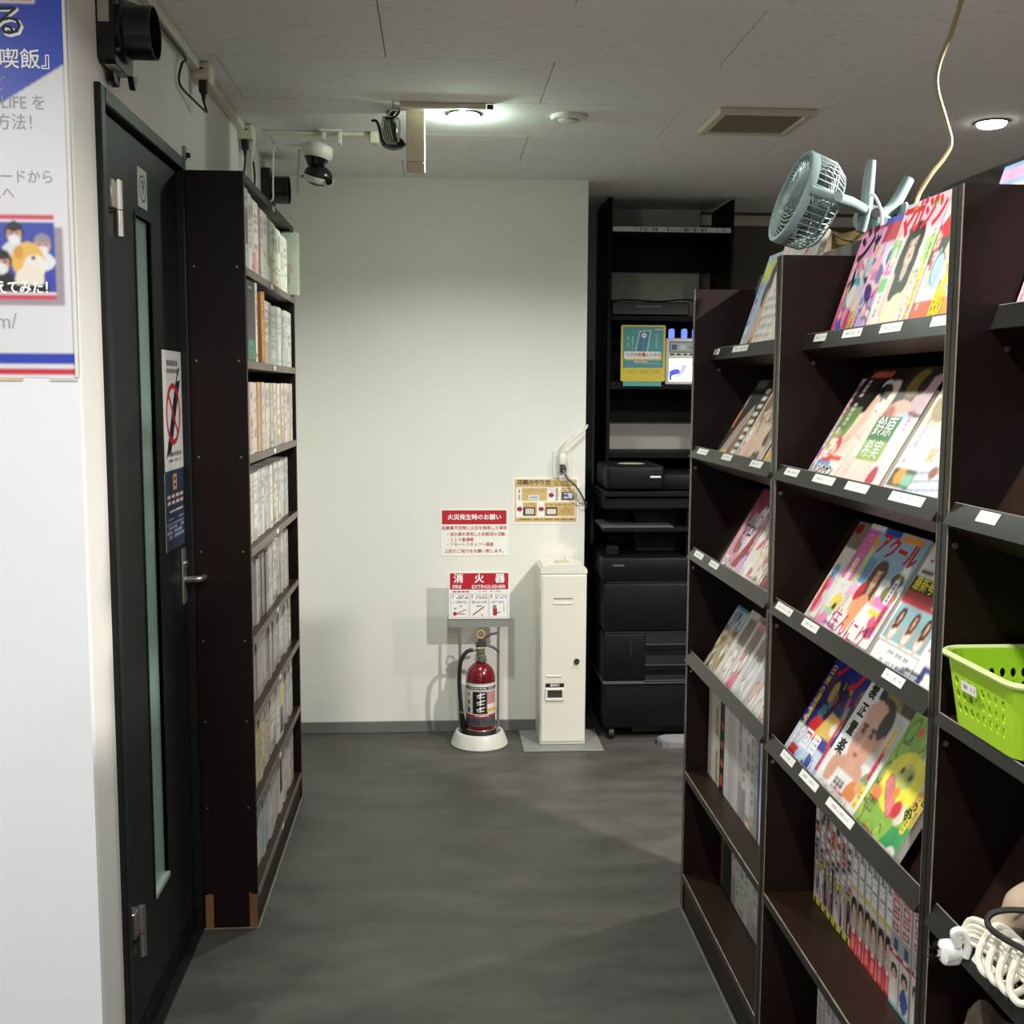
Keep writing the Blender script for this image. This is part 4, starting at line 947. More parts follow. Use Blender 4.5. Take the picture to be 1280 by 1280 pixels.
def rack_unit(yn, yf, label, labels, flat=(), bh=1.905):
    t = tag(empty('magazine_rack', (XF, yn, 0)), label, 'magazine rack', 'magazine racks in a row')
    O = Matrix.Translation((-XF, -yn, 0))
    def o(g, name, mat, par=None): return g.obj(name, mat, par or t, O if par is None else None)
    for y0 in (yn-.016, yf):
        p = o(G().box(XF+.0012, XB, y0, y0+.016, 0, UH, bv=.0008), 'side_panel', BROWN)
        G().box(XF-.0008, XF+.0012, y0+.0005, y0+.0155, 0, UH, bv=.0006).obj('edge_band', LIP, p)
        yy = y0 if y0 > yn else y0+.016
        G().box(XF-.0006, XF+.0006, yy-.0018, yy+.0004, .0, UH).obj('worn_edge', pm('worn_pale_edge', '#8c7f6c', .5, var=.4, vscale=30), p)
    o(G().box(XB, XB+.012, yn-.016, yf+.016, 0, bh), 'back_panel', BROWN)
    for i, rw in enumerate(ROWS):
        P0, U_, N_ = rw.P0, rw.up, rw.inn
        P1 = P0+N_*.054
        q = lambda *v: [(p.x, p.z) for p in v]
        g = G(); M = OUT.copy(); M.translation = Vector((0, yf, 0))
        if i in flat: g.prism([(P0.x, P0.z), (XB, P0.z), (XB, P0.z-.016), (P0.x, P0.z-.016)], yf-yn, M)
        else: g.prism(q(P0, P1, P1-U_*.012, P0-U_*.012), yf-yn, M); g.prism(q(P1-U_*.012, P1+N_*.009-U_*.012, P1+N_*.009+U_*.25, P1+U_*.25), yf-yn, M)
        sh = o(g, 'display_shelf', SHELFTOP)
        g = G(); L = .021 if i not in flat else .004
        g.prism(q(P0-U_*.013, P0-N_*.0025-U_*.013, P0-N_*.0025+U_*L, P0+U_*L), yf-yn, M); lp = g.obj('front_lip', LIP, sh)
        g = G(); e = P0-N_*.0012+U_*L; g.tube([(e.x, yn, e.z), (e.x, yf, e.z)], .0014, 6, smooth=False); g.obj('lip_edge', pm('worn_lip_edge', '#7d7a70', .4), sh)
        for ya, yb in labels.get(i, ()):
            # ya far, yb near
            cv = Cv(26, 8, '#efeee8'); cv.marks(.12, .3, .9, .72, '#bdbbb5', 1, 11, rnd, .7)
            o0 = P0-N_*.0032+U_*.002; Mx = frame((o0.x, ya, o0.z), (0, -1, 0), (U_.x, 0, U_.z))
            sheet('price_label', cv, ya-yb, .016, sh, Mx, box=.0004)
        for sy in (yn+.0012, yf-.0012):
            c0 = P0+N_*.03-U_*.03
            G().cyl((c0.x, sy, c0.z), (c0.x, sy-.001 if sy > yn+.1 else sy+.001, c0.z), .0045, n=10).obj('screw', METAL, sh)
    for z in (FLATZ, BASEZ):
        s = o(G().box(XF+.0015, XB, yn, yf, z-.02, z, bv=.0008), 'shelf_board', SHELFTOP)
        G().box(XF-.0005, XF+.0015, yn, yf, z-.02, z-.0012).obj('edge_band', LIP, s)
        G().box(XF-.0006, XF+.0022, yn, yf, z-.0016, z+.0003).obj('worn_edge', pm('worn_pale_edge', '#8c7f6c', .5), s)
    o(G().box(XF+.004, XF+.02, yn, yf, 0, BASEZ-.02), 'kick_board', BROWN)
    o(G().box(XF-.004, XF-.001, yn-.016, yf+.016, 0, .004, bv=.001), 'floor_seal', SEAL)
    return t
rack_unit(2.335, 3.085, 'dark magazine rack end unit beside the copier recess', {0: [(3.07, 3.01), (2.87, 2.73), (2.50, 2.44)], 1: [(3.02, 2.91), (2.757, 2.667), (2.50, 2.41)], 2: [(3.03, 2.935), (2.858, 2.77)]}, bh=1.78)
rack_unit(1.534, 2.299, 'dark magazine rack middle unit holding the clip fan and colourful weeklies', {0: [(2.24, 2.17), (2.08, 1.985), (1.90, 1.81), (1.70, 1.60)], 1: [(2.243, 2.16), (2.07, 1.96), (1.90, 1.80), (1.708, 1.587)], 2: [(2.274, 2.174), (2.104, 2.018), (1.705, 1.629)], 3: [(2.208, 2.13), (2.087, 1.99), (1.935, 1.81)]})
rack_unit(.720, 1.500, 'dark magazine rack unit holding the green basket and coiled cord', {1: [(1.42, 1.367)], 3: [(1.37, 1.315)]}, flat=(2,))

def mag(i, y, w, h, cv, label, off=.018, th=.02, items=(), tilt=0, group=None, curl=0.0, name='magazine', cat='magazine'):
    rw = ROWS[i]; o = rw.P0+rw.inn*off+rw.up*.0006
    M = frame((o.x, y, o.z), (0, -1, 0), (rw.up.x, 0, rw.up.z))
    t = tag(empty(name, M=M @ Matrix.Rotation(R(tilt), 4, 'Z')), label, cat, group)
    bend = (lambda u, v: -curl*np.clip(v-.72, 0, 1)**2*12) if curl else None
    if w > .14: cv.blurbs(7, rnd, ['#2a2428', '#c8283c', '#2c3c88', '#ffffff', '#e8c02c', '#d84a90'])
    cv.cloud(.30, rnd).soft(1).grain(.14, rnd)
    sheet('cover', cv, w, h, t, bend=bend)
    G().box(.0008, w-.0008, .0008, h-.001-(curl*8), -th, -.0006, bv=.0006).obj('pages', PAGES, t)
    for col, its in items:
        lettering(t, [(s, u*w, v*h, sz, b, ro) + tuple(r) for s, u, v, sz, b, ro, *r in its], col, .0006)
    return t

SKIN = ['#e8c4ac', '#eccbb4', '#e2b89e']
def woman(cv, cu, cv_, s, hair='#1c1719', top='#f0ece6', skin='#ecc9b2', long=True, asp=.7, tilt=0):
    e = lambda du, dv, ru, rv, c, r=0: cv.ell(cu+du*s+dv*s*tilt, cv_+dv*s*asp, ru*s, rv*s*asp, c, r)
    c0 = lin(skin); sh = tuple(x*.78 for x in c0); hl = tuple(min(1, x*1.08) for x in c0)
    e(0, -2.9, 1.15, 1.7, sh); e(0, -2.9, 1.02, 1.65, skin); e(0, -1.75, 1.42, .62, sh); e(0, -1.8, 1.34, .58, skin)
    e(0, -3.0, .98, 1.15, top); e(-.4, -2.75, .40, .42, top); e(.4, -2.75, .40, .42, top)
    if long: e(-.1, -.75, 1.12, 1.65, hair); e(-.62, -1.7, .5, 1.0, hair, 12); e(.55, -1.5, .42, .9, hair, -12)
    e(0, .2, 1.05, 1.05, hair); e(0, -1.1, .32, .62, sh); e(0, -.12, .62, .84, sh); e(.03, -.08, .56, .80, skin); e(.1, .1, .36, .45, hl)
    e(.0, .70, .74, .34, hair, 8); e(-.60, .05, .2, .75, hair, 8); e(.60, .05, .2, .75, hair, -8)
    for sx in (-1, 1): e(sx*.26, .02, .15, .075, '#33221f'); e(sx*.27, .21, .18, .04, hair); e(sx*.3, -.28, .13, .09, '#e8a898')
    e(0, -.47, .19, .085, '#b84a52'); e(.02, -.2, .055, .13, sh)
    e(-1.18, -2.3, .26, 1.1, sh, -10); e(1.18, -2.3, .26, 1.1, sh, 10); e(-1.14, -2.3, .22, 1.05, skin, -10); e(1.14, -2.3, .22, 1.05, skin, 10)
NX, NY = 84, 112
POP = ['#f06aa8', '#ee4a5a', '#48b8c8', '#7a58b8', '#f6d84a', '#f2f0ee', '#2a2430', '#58b070', '#f29ac0', '#4a68c8', '#e8c8b0', '#9ad0e0', '#d8d4e0']

# ---- middle rack, top row
cv = Cv(NX, NY, '#f4a8d0'); cv.busy(0, 0, 1, .72, POP, 90, rnd, .13); cv.rect(0, .74, 1, 1, '#f5a6d6'); cv.rect(0, .965, 1, 1, '#e84a6a'); cv.ell(.48, .42, .13, .12, '#d9d6dc', 20); cv.ell(.5, .37, .08, .08, '#f0d2bc'); cv.ell(.62, .2, .16, .12, '#e8c040'); cv.ell(.6, .17, .09, .07, '#e89a5a'); cv.poly([(.55, .0), (.75, .16), (1, .2), (1, 0)], '#e03a4a'); cv.rect(.55, .80, .8, .84, '#f4d23c')
mag(0, 2.275, .185, .25, cv, 'thick comic weekly with big black katakana on pink, beside the fan clip', off=.034, th=.018, items=[('#241c24', [('ジ', .24, .85, .085, .03, 0, .95), ('ャンプ', .70, .86, .05, .035, 0, .7)]), ('#ffffff', [('少年', .14, .955, .012, .02, 0)])])
cv = Cv(NX, NY, '#f0d8e8'); cv.busy(0, 0, 1, .8, ['#f0b8d8', '#f6eef4', '#c8b0e0', '#58489a', '#ea6a9c', '#a8c8ee', '#8a6ac0', '#f4c8c8'], 60, rnd, .14); cv.rect(0, .78, 1, 1, '#d8c8e8'); cv.rect(0, .93, 1, 1, '#4a58c0'); cv.poly([(.05, .80), (.1, .95), (.6, .95), (.5, .80)], '#c83a4c'); cv.ell(.16, .62, .1, .08, '#f4a0c0'); cv.rect(.1, .50, .24, .58, '#e85aa8')
mag(0, 2.14, .18, .252, cv, 'lilac and pink comic weekly squeezed between two thicker weeklies', off=.0255, th=.0075)
cv = Cv(NX, NY, '#f4e4dc'); cv.rect(0, .76, 1, 1, '#f6c8d6'); cv.rect(0, .95, .5, 1, '#e0d8f0'); cv.rect(.62, .92, .8, .965, '#8ed060')
cv.rect(.0, .60, .2, .73, '#7ed080'); cv.rect(.02, .48, .17, .58, '#f062a8'); cv.rect(0, .36, .16, .46, '#68c870'); cv.rect(.80, .52, 1, .70, '#bce08a')
woman(cv, .50, .66, .20, '#191618', '#f0e2b8', asp=.72); cv.rect(.86, 0, .97, .5, '#f2d63a'); cv.marks(.76, .02, .86, .48, '#4a5a7a', 12, 2, rnd, .6); cv.marks(.865, .02, .965, .48, '#c8a828', 11, 2, rnd, .5)
mag(0, 2.035, .185, .257, cv, 'weekly with a long-haired woman and red title letters on its cover', off=.017, th=.008, items=[('#dd2436', [('マ', .17, .85, .072, .035, 0, .85), ('ガジン', .63, .865, .07, .03, 0, .62)]), ('#f4d22c', [('34', .26, .95, .020, .03, 0)])])
cv = Cv(NX, NY, '#f3e6de'); cv.busy(.0, .3, 1, .8, ['#d8e6e6', '#f0d0b8', '#e8e6ea', '#58504e', '#efc2a6', '#a8c8d0'], 34, rnd, .15); cv.poly([(0, .8), (.3, 1), (1, 1), (1, .86), (.2, .72)], '#e22b3c'); cv.rect(0, 0, 1, .26, '#ee5434'); cv.poly([(.2, 0), (1, .35), (1, 0)], '#f08a2c'); cv.rect(0, 0, 1, .025, '#f2d23a')
cv.poly([(.45, .26), (.62, .28), (.95, .75), (.80, .75)], '#f2da28'); cv.marks(.5, .34, .85, .7, '#e8a820', 6, 3, rnd, .5); cv.marks(.55, .04, .85, .12, '#e8c030', 2, 5, rnd, .7)
mag(0, 1.847, .150, .232, cv, 'orange and yellow comic weekly pressed against the rack divider', off=.017, th=.018, items=[('#f7e02a', [('郎', .62, .20, .05, .02, 0)])])
cv = Cv(40, 56, '#c8dcf0'); cv.rect(0, .86, 1, 1, '#74b4d8'); cv.rect(0, .90, 1, .965, '#f0b0d0'); cv.rect(0, .70, 1, .86, '#f0e0e0'); cv.ell(.3, .78, .12, .06, '#f2d640'); cv.ell(.6, .78, .14, .06, '#d83848'); cv.busy(0, 0, 1, .7, POP, 20, rnd, .18)
mag(0, 1.694, .155, .262, cv, 'blue-edged weekly whose top shows behind the rack divider', off=.022, th=.015)

# ---- middle rack, second row
cv = Cv(60, NY, '#f2e2ea'); cv.rect(0, .86, 1, 1, '#b89cb0'); cv.rect(0, .88, .6, .93, '#8a5a80'); cv.marks(0.02, .1, .22, .85, '#e86aa8', 14, 2, rnd, .8); cv.ell(.1, .30, .12, .06, '#e07ac8'); cv.ell(.1, .14, .1, .05, '#9aa8e0')
mag(1, 2.222, .17, .245, cv, 'pale pink magazine mostly hidden behind the wide photo magazine', off=.030, th=.012)
cv = Cv(130, 112, '#efe2d2')
cv.rect(0, .60, 1, 1, '#2a2220'); cv.rect(0, 0, .30, .62, '#e9dcb8'); cv.rect(0, .42, .22, .66, '#7a9858'); cv.rect(0, .30, .12, .46, '#b8c070'); cv.rect(.60, .62, 1, 1, '#3a2e28'); cv.poly([(.78, .66), (1, .62), (1, .96), (.86, .9)], '#c8a8ae'); cv.ell(.74, .86, .10, .12, '#8a7438'); cv.ell(.83, .86, .06, .09, '#3c302a'); cv.ell(.70, .64, .14, .09, '#e0a898'); cv.ell(.62, .62, .05, .06, '#c05a48'); cv.ell(.80, .58, .1, .05, '#a8c8e0')
cv.ell(.33, .80, .09, .13, '#181415'); cv.ell(.42, .66, .13, .24, '#f3ddd0', -18); cv.ell(.40, .82, .10, .06, '#f6efe8', -30); cv.ell(.34, .66, .05, .09, '#e8b8a0', -20)
cv.ell(.40, .36, .22, .30, '#f5e2d2', -12); cv.ell(.48, .10, .26, .24, '#f6e4d6'); cv.ell(.70, .12, .12, .16, '#f0d2c6'); cv.seg((.38, .02), (.42, .36), .008, '#e0b8a0'); cv.seg((.52, .02), (.50, .28), .007, '#e4bca6')
cv.ell(.44, .70, .075, .13, '#e2b69c', -18); cv.ell(.445, .70, .066, .12, '#f4dfd0', -18)
for du, dv in ((-.025, .02), (.03, .035)): cv.ell(.43+du, .70+dv, .016, .012, '#4a342e', -18)
cv.ell(.425, .635, .018, .010, '#c05a5a', -18); cv.ell(.40, .80, .09, .06, '#2a1f1c', -20); cv.ell(.30, .50, .05, .16, '#e6bea4', -25); cv.ell(.56, .46, .045, .18, '#e8c2aa', 15); cv.seg((.34, .44), (.46, .40), .006, '#d8a88e'); cv.seg((.44, .30), (.50, .06), .005, '#d8ab92')
cv.ell(.14, .33, .08, .09, '#d8483c'); cv.ell(.15, .30, .045, .05, '#f0c8a8'); cv.seg((.16, .24), (.32, .24), .02, '#e0563c'); cv.ell(.13, .22, .07, .05, '#e04838')
cv.marks(.05, .90, .34, .985, '#d86a4c', 1, 6, rnd, 1); cv.rect(.52, .40, .82, .60, '#3f7a40'); cv.rect(.52, .26, .82, .41, '#9ab860'); cv.rect(.0, .12, .34, .19, '#f2ece8'); cv.marks(.02, .06, .34, .11, '#4a68c0', 2, 9, rnd, .7); cv.marks(.02, .0, .3, .05, '#e8a8b8', 1, 6, rnd, .8); cv.ell(.86, .14, .05, .09, '#b84050'); cv.marks(.06, .50, .12, .9, '#e8e4dc', 10, 1, rnd, .8)
for u in (.05, .12, .19): cv.ell(u, .19, .03, .025, '#5a9ad8')
mag(1, 2.168, .345, .262, cv, 'wide glossy photo magazine with white kanji on green panels', off=.017, th=.011, curl=.006, items=[('#ffffff', [('鈴原', .67, .51, .042, .008, 0, 1.0), ('希実', .67, .335, .040, .004, 0, 1.0)]), ('#241c1c', [('ハンクゲン', .17, .125, .024, .03, 0, .9)])])
cv = Cv(NX, NY, '#f4dcd8'); cv.rect(0, .55, 1, 1, '#d8c8b0'); cv.ell(.2, .72, .16, .12, '#9a8860'); cv.ell(.52, .66, .2, .16, '#e6bfa8'); cv.poly([(.05, .3), (.55, .98), (1, .98), (1, .3)], '#f3d8d0'); cv.ell(.75, .80, .12, .3, '#fbf4ee'); cv.ell(.5, .40, .16, .09, '#f2cbd0'); cv.ell(.82, .32, .22, .1, '#efc8ae', 25); cv.ell(.60, .12, .42, .20, '#cfd4da')
for k in range(9): cv.seg((.28, .02+.03*k), (.98, .08+.034*k), .008, '#8d98b0' if k % 2 else '#eef0f2')
cv.ell(.98, .2, .08, .2, '#efc6a8'); cv.rect(.02, .12, .34, .26, '#5a5a3c'); cv.ell(.14, .2, .07, .06, '#e8a040'); cv.rect(.20, .14, .33, .22, '#8cc8a8'); cv.rect(0, .28, .3, .36, '#f4f0f0'); cv.ell(.62, .36, .06, .045, '#e88ac0'); cv.ell(.55, .26, .055, .045, '#8a5038'); cv.marks(.0, .02, .28, .09, '#503a3a', 1, 5, rnd, .8)
mag(1, 1.803, .262, .252, cv, 'pale swimwear magazine with striped top beside the rack divider', off=.017, th=.016, items=[('#f0a0c0', [('密', .55, .52, .05, .01, 0)]), ('#f4c860', [('涙', .72, .66, .034, .0, 0), ('米', .40, .36, .032, .0, 0)])])

# ---- middle rack, third row
cv = Cv(NX, NY, '#efe8e0'); cv.rect(0, .75, 1, 1, '#8a8068'); cv.ell(.1, .93, .1, .05, '#8a2830'); cv.poly([(.25, .05), (.45, .05), (.75, .9), (.55, .9)], '#d8b090'); cv.ell(.12, .5, .08, .1, '#8ab4e0'); cv.rect(.05, .36, .22, .46, '#f08ac0'); cv.ell(.12, .22, .1, .08, '#f094b8'); cv.marks(.02, .05, .2, .18, '#c8c0b8', 4, 3, rnd, .6)
mag(2, 2.200, .19, .242, cv, 'cream magazine half hidden behind the pin-up weekly with a red logo', off=.030, th=.014)
cv = Cv(120, 120, '#e8e6e0')
cv.rect(0, .62, 1, 1, '#8fb0c4'); cv.rect(0, .5, .2, .96, '#d868a8'); cv.marks(.03, .52, .17, .92, '#e890c0', 9, 1, rnd, .8); cv.rect(.2, .5, .27, .86, '#c8cc88'); cv.rect(.28, .52, .42, .74, '#6898b8'); cv.rect(.0, .95, .26, 1, '#e4e2e0'); cv.rect(.28, .94, .55, 1, '#33509a'); cv.rect(.58, .93, .92, .985, '#d89040'); cv.ell(.22, .86, .05, .05, '#e8a030')
woman(cv, .55, .62, .105, '#5a3328', '#f08a58', asp=1.0, skin='#e6b48c'); cv.ell(.55, .30, .12, .16, '#f2a070'); cv.poly([(.52, .0), (.62, .42), (.98, .3), (.98, 0)], '#f2efe8'); cv.ell(.30, .44, .08, .07, '#f0b8d8'); cv.ell(.42, .46, .05, .09, '#cc2436', -20); cv.ell(.30, .36, .05, .05, '#f0e0c8'); cv.ell(.9, .70, .06, .08, '#f0ece6'); cv.ell(.86, .64, .09, .06, '#4a4a50'); cv.rect(.70, .40, .96, .48, '#f08ac8'); cv.rect(.72, .33, .94, .385, '#f0d850'); cv.ell(.88, .22, .06, .06, '#7a2850'); cv.ell(.84, .29, .05, .05, '#e06080'); cv.ell(.86, .52, .12, .07, '#8a7a48'); cv.ell(.9, .5, .06, .03, '#c86a50')
cv.ell(.16, .30, .09, .08, '#f0d860'); cv.ell(.17, .25, .03, .05, '#242022'); cv.rect(.05, .18, .2, .24, '#a8d0a8'); cv.marks(.22, .24, .32, .46, '#b8b4ae', 8, 2, rnd, .6); cv.ell(.10, .10, .11, .09, '#f090c0'); cv.ell(.16, .03, .06, .03, '#e85a4a'); cv.rect(.62, 0, 1, .095, '#2c2a20'); cv.marks(.65, .02, .97, .08, '#f0e030', 2, 7, rnd, .95); cv.marks(.02, .0, .3, .04, '#8a8680', 1, 6, rnd, .6)
mag(2, 2.105, .262, .242, cv, 'pin-up weekly with red katakana logo and pink brush lettering', off=.017, th=.011, items=[('#c21f2c', [('アクール', .62, .84, .052, .03, -3, .85)]), ('#d0286c', [('住んにり', .56, .155, .05, .004, -4, .9)])])
cv = Cv(120, 112, '#f1f0ec'); cv.rect(.0, .72, 1, 1, '#d8d6d2'); cv.rect(.66, .74, 1, 1, '#a09c98'); cv.rect(.0, .60, 1, .72, '#242420'); cv.rect(0, .51, 1, .605, '#b02a30'); cv.rect(.02, .24, .60, .51, '#8fb4b8')
for cx, hc in ((.12, '#3a2c26'), (.32, '#5a3a2c'), (.50, '#2c2422')): woman(cv, cx, .43, .042, hc, '#e8e0d8', asp=1.05, skin='#dca888')
cv.rect(.0, .02, .62, .22, '#6a6a68'); cv.rect(.01, .028, .61, .212, '#f3f2ee'); cv.marks(.20, .15, .5, .19, '#7a7a78', 1, 10, rnd, .8); cv.marks(.16, .07, .54, .12, '#8a8a88', 1, 16, rnd, .8)
cv.marks(.64, .24, .70, .48, '#c03848', 6, 1, rnd, .9); cv.marks(.75, .24, .79, .50, '#58504e', 8, 1, rnd, .9); cv.marks(.84, .26, .92, .50, '#d06878', 6, 1, rnd, .9); cv.rect(.70, .0, 1, .20, '#3c4690'); cv.rect(.76, .03, .97, .17, '#eceae6'); cv.rect(.03, .74, .2, .77, '#3c3a38')
cv.marks(.40, .525, .8, .58, '#e8a8a0', 1, 8, rnd, .9); cv.marks(.72, .525, .98, .585, '#e89030', 1, 4, rnd, 1)
mag(2, 1.828, .265, .248, cv, 'white subscription notice card with three swimsuit photos', off=.017, th=.004, name='notice_card', cat='card', items=[('#b02030', [('300k', .18, .87, .030, .02, 0)]), ('#e6dc3c', [('最新号', .18, .66, .026, .02, 0)]), ('#e8e6e0', [('はこちら', .48, .655, .018, .01, 0)])])

# ---- middle rack, fourth row
cv = Cv(NX, NY, '#2a2a78'); cv.rect(0, 0, 1, .32, '#cfe0f2'); cv.busy(.2, .4, 1, .82, ['#8a4a50', '#8a98a8', '#b09a5a', '#3a3668', '#5a3848', '#58808c', '#b85a78', '#241f40'], 34, rnd, .13); cv.rect(.05, .82, .95, .98, '#2c2c7c'); cv.ell(.45, .36, .2, .1, '#d83038'); cv.poly([(.45, .30), (.6, .55), (.95, .52), (.9, .28)], '#f0c868'); cv.ell(.85, .44, .1, .06, '#f0eadc'); cv.rect(.66, .24, .94, .34, '#4a3a98'); cv.rect(.1, .02, .34, .15, '#c02838'); cv.busy(.4, .0, 1, .12, ['#a8c8ec', '#d8e8f6', '#3a58b0'], 10, rnd, .1); cv.marks(.03, .36, .16, .56, '#e8b8d8', 5, 1, rnd, .9)
mag(3, 2.262, .19, .250, cv, 'navy hobby magazine with yellow side lettering and red logo', off=.018, th=.022, items=[('#c42432', [('プ', .30, .90, .06, .05, 0), ('フ', .72, .86, .066, .06, 0)]), ('#e2c52c', [('日', .10, .83, .024, .02, 0), ('米', .10, .73, .024, .02, 0), ('の', .10, .64, .022, .02, 0), ('湯', .10, .56, .022, .02, 0)]), ('#ffffff', [('9回目', .46, .235, .045, .03, 0, 1)])])
cv = Cv(NX, NY, '#f1efeb'); cv.rect(.28, .84, 1, 1, '#34301c'); cv.busy(.35, .86, 1, .98, ['#8a7a30', '#5a5228', '#242014', '#b09a48'], 10, rnd, .1); cv.rect(.62, .40, 1, .84, '#cfcdca')
for k in range(9): cv.seg((.66+.036*k, .42), (.66+.036*k, .80), .006, '#a5a3a2')
cv.ell(.52, .70, .26, .20, '#17140f'); cv.ell(.49, .56, .235, .28, '#dba58c'); cv.ell(.40, .73, .16, .12, '#e0ad94'); cv.ell(.72, .58, .05, .08, '#d89c82'); cv.ell(.66, .72, .1, .13, '#191510')
for u in (.36, .54): cv.ell(u, .585, .045, .022, '#5a3a30'); cv.ell(u, .63, .06, .018, '#2a1c18')
cv.ell(.45, .50, .035, .05, '#efc2aa'); cv.ell(.46, .405, .05, .014, '#b04848'); cv.ell(.50, .27, .30, .12, '#dba58c'); cv.rect(.24, .10, .72, .26, '#ece8e6'); cv.ell(.2, .22, .1, .12, '#dba58c'); cv.ell(.74, .16, .12, .10, '#e08848'); cv.ell(.86, .30, .07, .07, '#68a860'); cv.ell(.84, .24, .08, .05, '#e8b878'); cv.marks(.36, .10, .58, .24, '#26221e', 4, 3, rnd, .55); cv.rect(0, 0, 1, .115, '#f3f1ee'); cv.marks(.1, .02, .8, .10, '#8a8884', 4, 18, rnd, .7)
mag(3, 2.070, .205, .252, cv, 'white magazine with a caricature of a large-faced man', off=.017, th=.012, items=[('#171412', [('裳', .15, .86, .032, .03, 0), ('正', .15, .70, .032, .03, 0), ('置', .15, .54, .032, .03, 0), ('楽', .15, .38, .034, .03, 0)])])
cv = Cv(NX, NY, '#8cb84a'); cv.busy(0, 0, 1, 1, ['#98c452', '#7cae48', '#a4cc5c', '#88b850'], 60, rnd, .1); cv.rect(.55, .90, 1, 1, '#b02a34'); cv.ell(.28, .88, .06, .04, '#d05a40'); cv.ell(.78, .72, .22, .20, '#d0ccb4', 30); cv.ell(.72, .66, .10, .07, '#8a8478'); cv.ell(.45, .50, .36, .24, '#f0e848'); cv.ell(.45, .56, .16, .1, '#c8d070'); cv.ell(.5, .58, .1, .05, '#a8b858'); cv.ell(.36, .58, .035, .03, '#3a3a20'); cv.ell(.54, .57, .035, .03, '#3a3a20'); cv.seg((.26, .46), (.52, .30), .062, '#b84a58'); cv.seg((.26, .46), (.52, .30), .05, '#e8848a'); cv.ell(.46, .42, .06, .05, '#f09048'); cv.poly([(.62, .0), (.7, .22), (1, .3), (1, 0)], '#3a9a58'); cv.ell(.72, .32, .09, .08, '#f0d8c0'); cv.ell(.62, .33, .08, .07, '#d83a40'); cv.ell(.9, .06, .09, .06, '#efe8dc'); cv.ell(.14, .33, .11, .06, '#f08a58'); cv.marks(.05, .18, .26, .30, '#3a4428', 4, 3, rnd, .7); cv.ell(.9, .48, .1, .1, '#d89848'); cv.rect(.92, .3, 1, .75, '#c8b050')
mag(3, 1.865, .178, .235, cv, 'green cover with a laughing yellow cartoon face', off=.017, th=.016, items=[('#26301c', [('的', .84, .36, .022, .02, 40), ('うく', .92, .46, .018, .02, 40)])])

# ---- far rack rows
cv = Cv(60, 90, '#a8c4e4'); cv.rect(0, .88, .8, 1, '#b4cce4'); cv.poly([(.02, .72), (.05, .90), (.45, .96), (.3, .74)], '#e0e04a'); cv.poly([(.1, .0), (.55, .0), (.85, .98), (.48, .8), (.42, .5)], '#d8b49c'); cv.ell(.62, .80, .24, .15, '#2a2022'); cv.ell(.45, .62, .14, .14, '#4a3430'); cv.ell(.6, .52, .16, .14, '#dba890'); cv.poly([(.3, 0), (.36, .14), (.48, .2), (.44, .0)], '#2c2450'); cv.marks(.02, .05, .14, .36, '#2a6ab0', 3, 1, rnd, 1); cv.marks(.08, .46, .16, .74, '#4a78b0', 8, 1, rnd, .9)
mag(0, 2.955, .20, .280, cv, 'light blue magazine with a profile portrait in the end rack top row', off=.030, th=.01)
cv = Cv(70, 90, '#eeebe8'); cv.rect(0, .92, 1, 1, '#f0dcd8'); cv.marks(.05, .56, .9, .60, '#e0b040', 1, 5, rnd, .9)
for j in range(6):
    for k in range(7):
        u, v = .1+k*.13, .06+j*.085; cv.ell(u, v+.02, .032, .022, '#3a3030'); cv.ell(u, v, .028, .018, '#d8b8a0')
cv.ell(.2, .74, .06, .05, '#4a4044'); cv.ell(.35, .72, .05, .04, '#4a4044'); cv.ell(.3, .86, .05, .04, '#8a3040')
mag(0, 2.795, .160, .285, cv, 'white magazine with rows of tiny portraits in the end rack top row', off=.019, th=.01)
cv = Cv(60, 80, '#f0e8e2'); cv.busy(0, .1, 1, .8, ['#e8b8a8', '#d84a50', '#f4f0ec', '#5a4848', '#e0c0b0'], 30, rnd, .12); cv.rect(.0, .84, 1, 1, '#f3e4e0')
mag(0, 2.632, .128, .288, cv, 'white magazine with red logo under the clip fan', off=.019, th=.014, items=[('#d02a34', [('テ', .4, .90, .06, .05, 0, .9)])])
cv = Cv(60, 90, '#2a2422'); cv.poly([(.05, 0), (.35, 0), (.62, .6), (.5, .7), (.3, .5)], '#b09a8a'); cv.poly([(.35, 0), (.6, 0), (.8, .55), (.62, .55)], '#8a6a58'); cv.marks(.62, .1, .85, .9, '#ece6da', 9, 1, rnd, .95); cv.rect(.1, .88, .5, .98, '#6a6462'); cv.rect(.8, .75, 1, 1, '#8a2a2c'); cv.marks(.3, .02, .8, .1, '#d8d8c8', 2, 3, rnd, .9)
mag(1, 2.962, .21, .250, cv, 'dark music magazine with white side lettering in the end rack', off=.028, th=.014)
cv = Cv(60, 90, '#cdb9a0'); cv.busy(0, .05, 1, .8, ['#b08a70', '#d8c4a8', '#8a6a50', '#e0c8b0', '#c09a7c', '#5a4234'], 30, rnd, .16); cv.rect(.2, .85, 1, 1, '#c8b494'); cv.ell(.4, .2, .25, .12, '#e0b8a4')
mag(1, 2.735, .20, .240, cv, 'brown toned photo magazine in the end rack second row', off=.018, th=.008)
cv = Cv(30, 60, '#8a7048'); cv.rect(0, 0, .3, 1, '#d0a840'); cv.rect(.3, 0, 1, .3, '#88b8bc')
mag(1, 2.50, .15, .20, cv, 'small ochre booklet in the end rack second row', off=.018, th=.01)
cv = Cv(40, 70, '#171518'); cv.rect(.6, .0, .68, .9, '#3a383c'); cv.ell(.5, .5, .12, .03, '#d8d4cc')
mag(2, 2.905, .056, .25, cv, 'black magazine at the far end of the end rack third row', off=.030, th=.014)
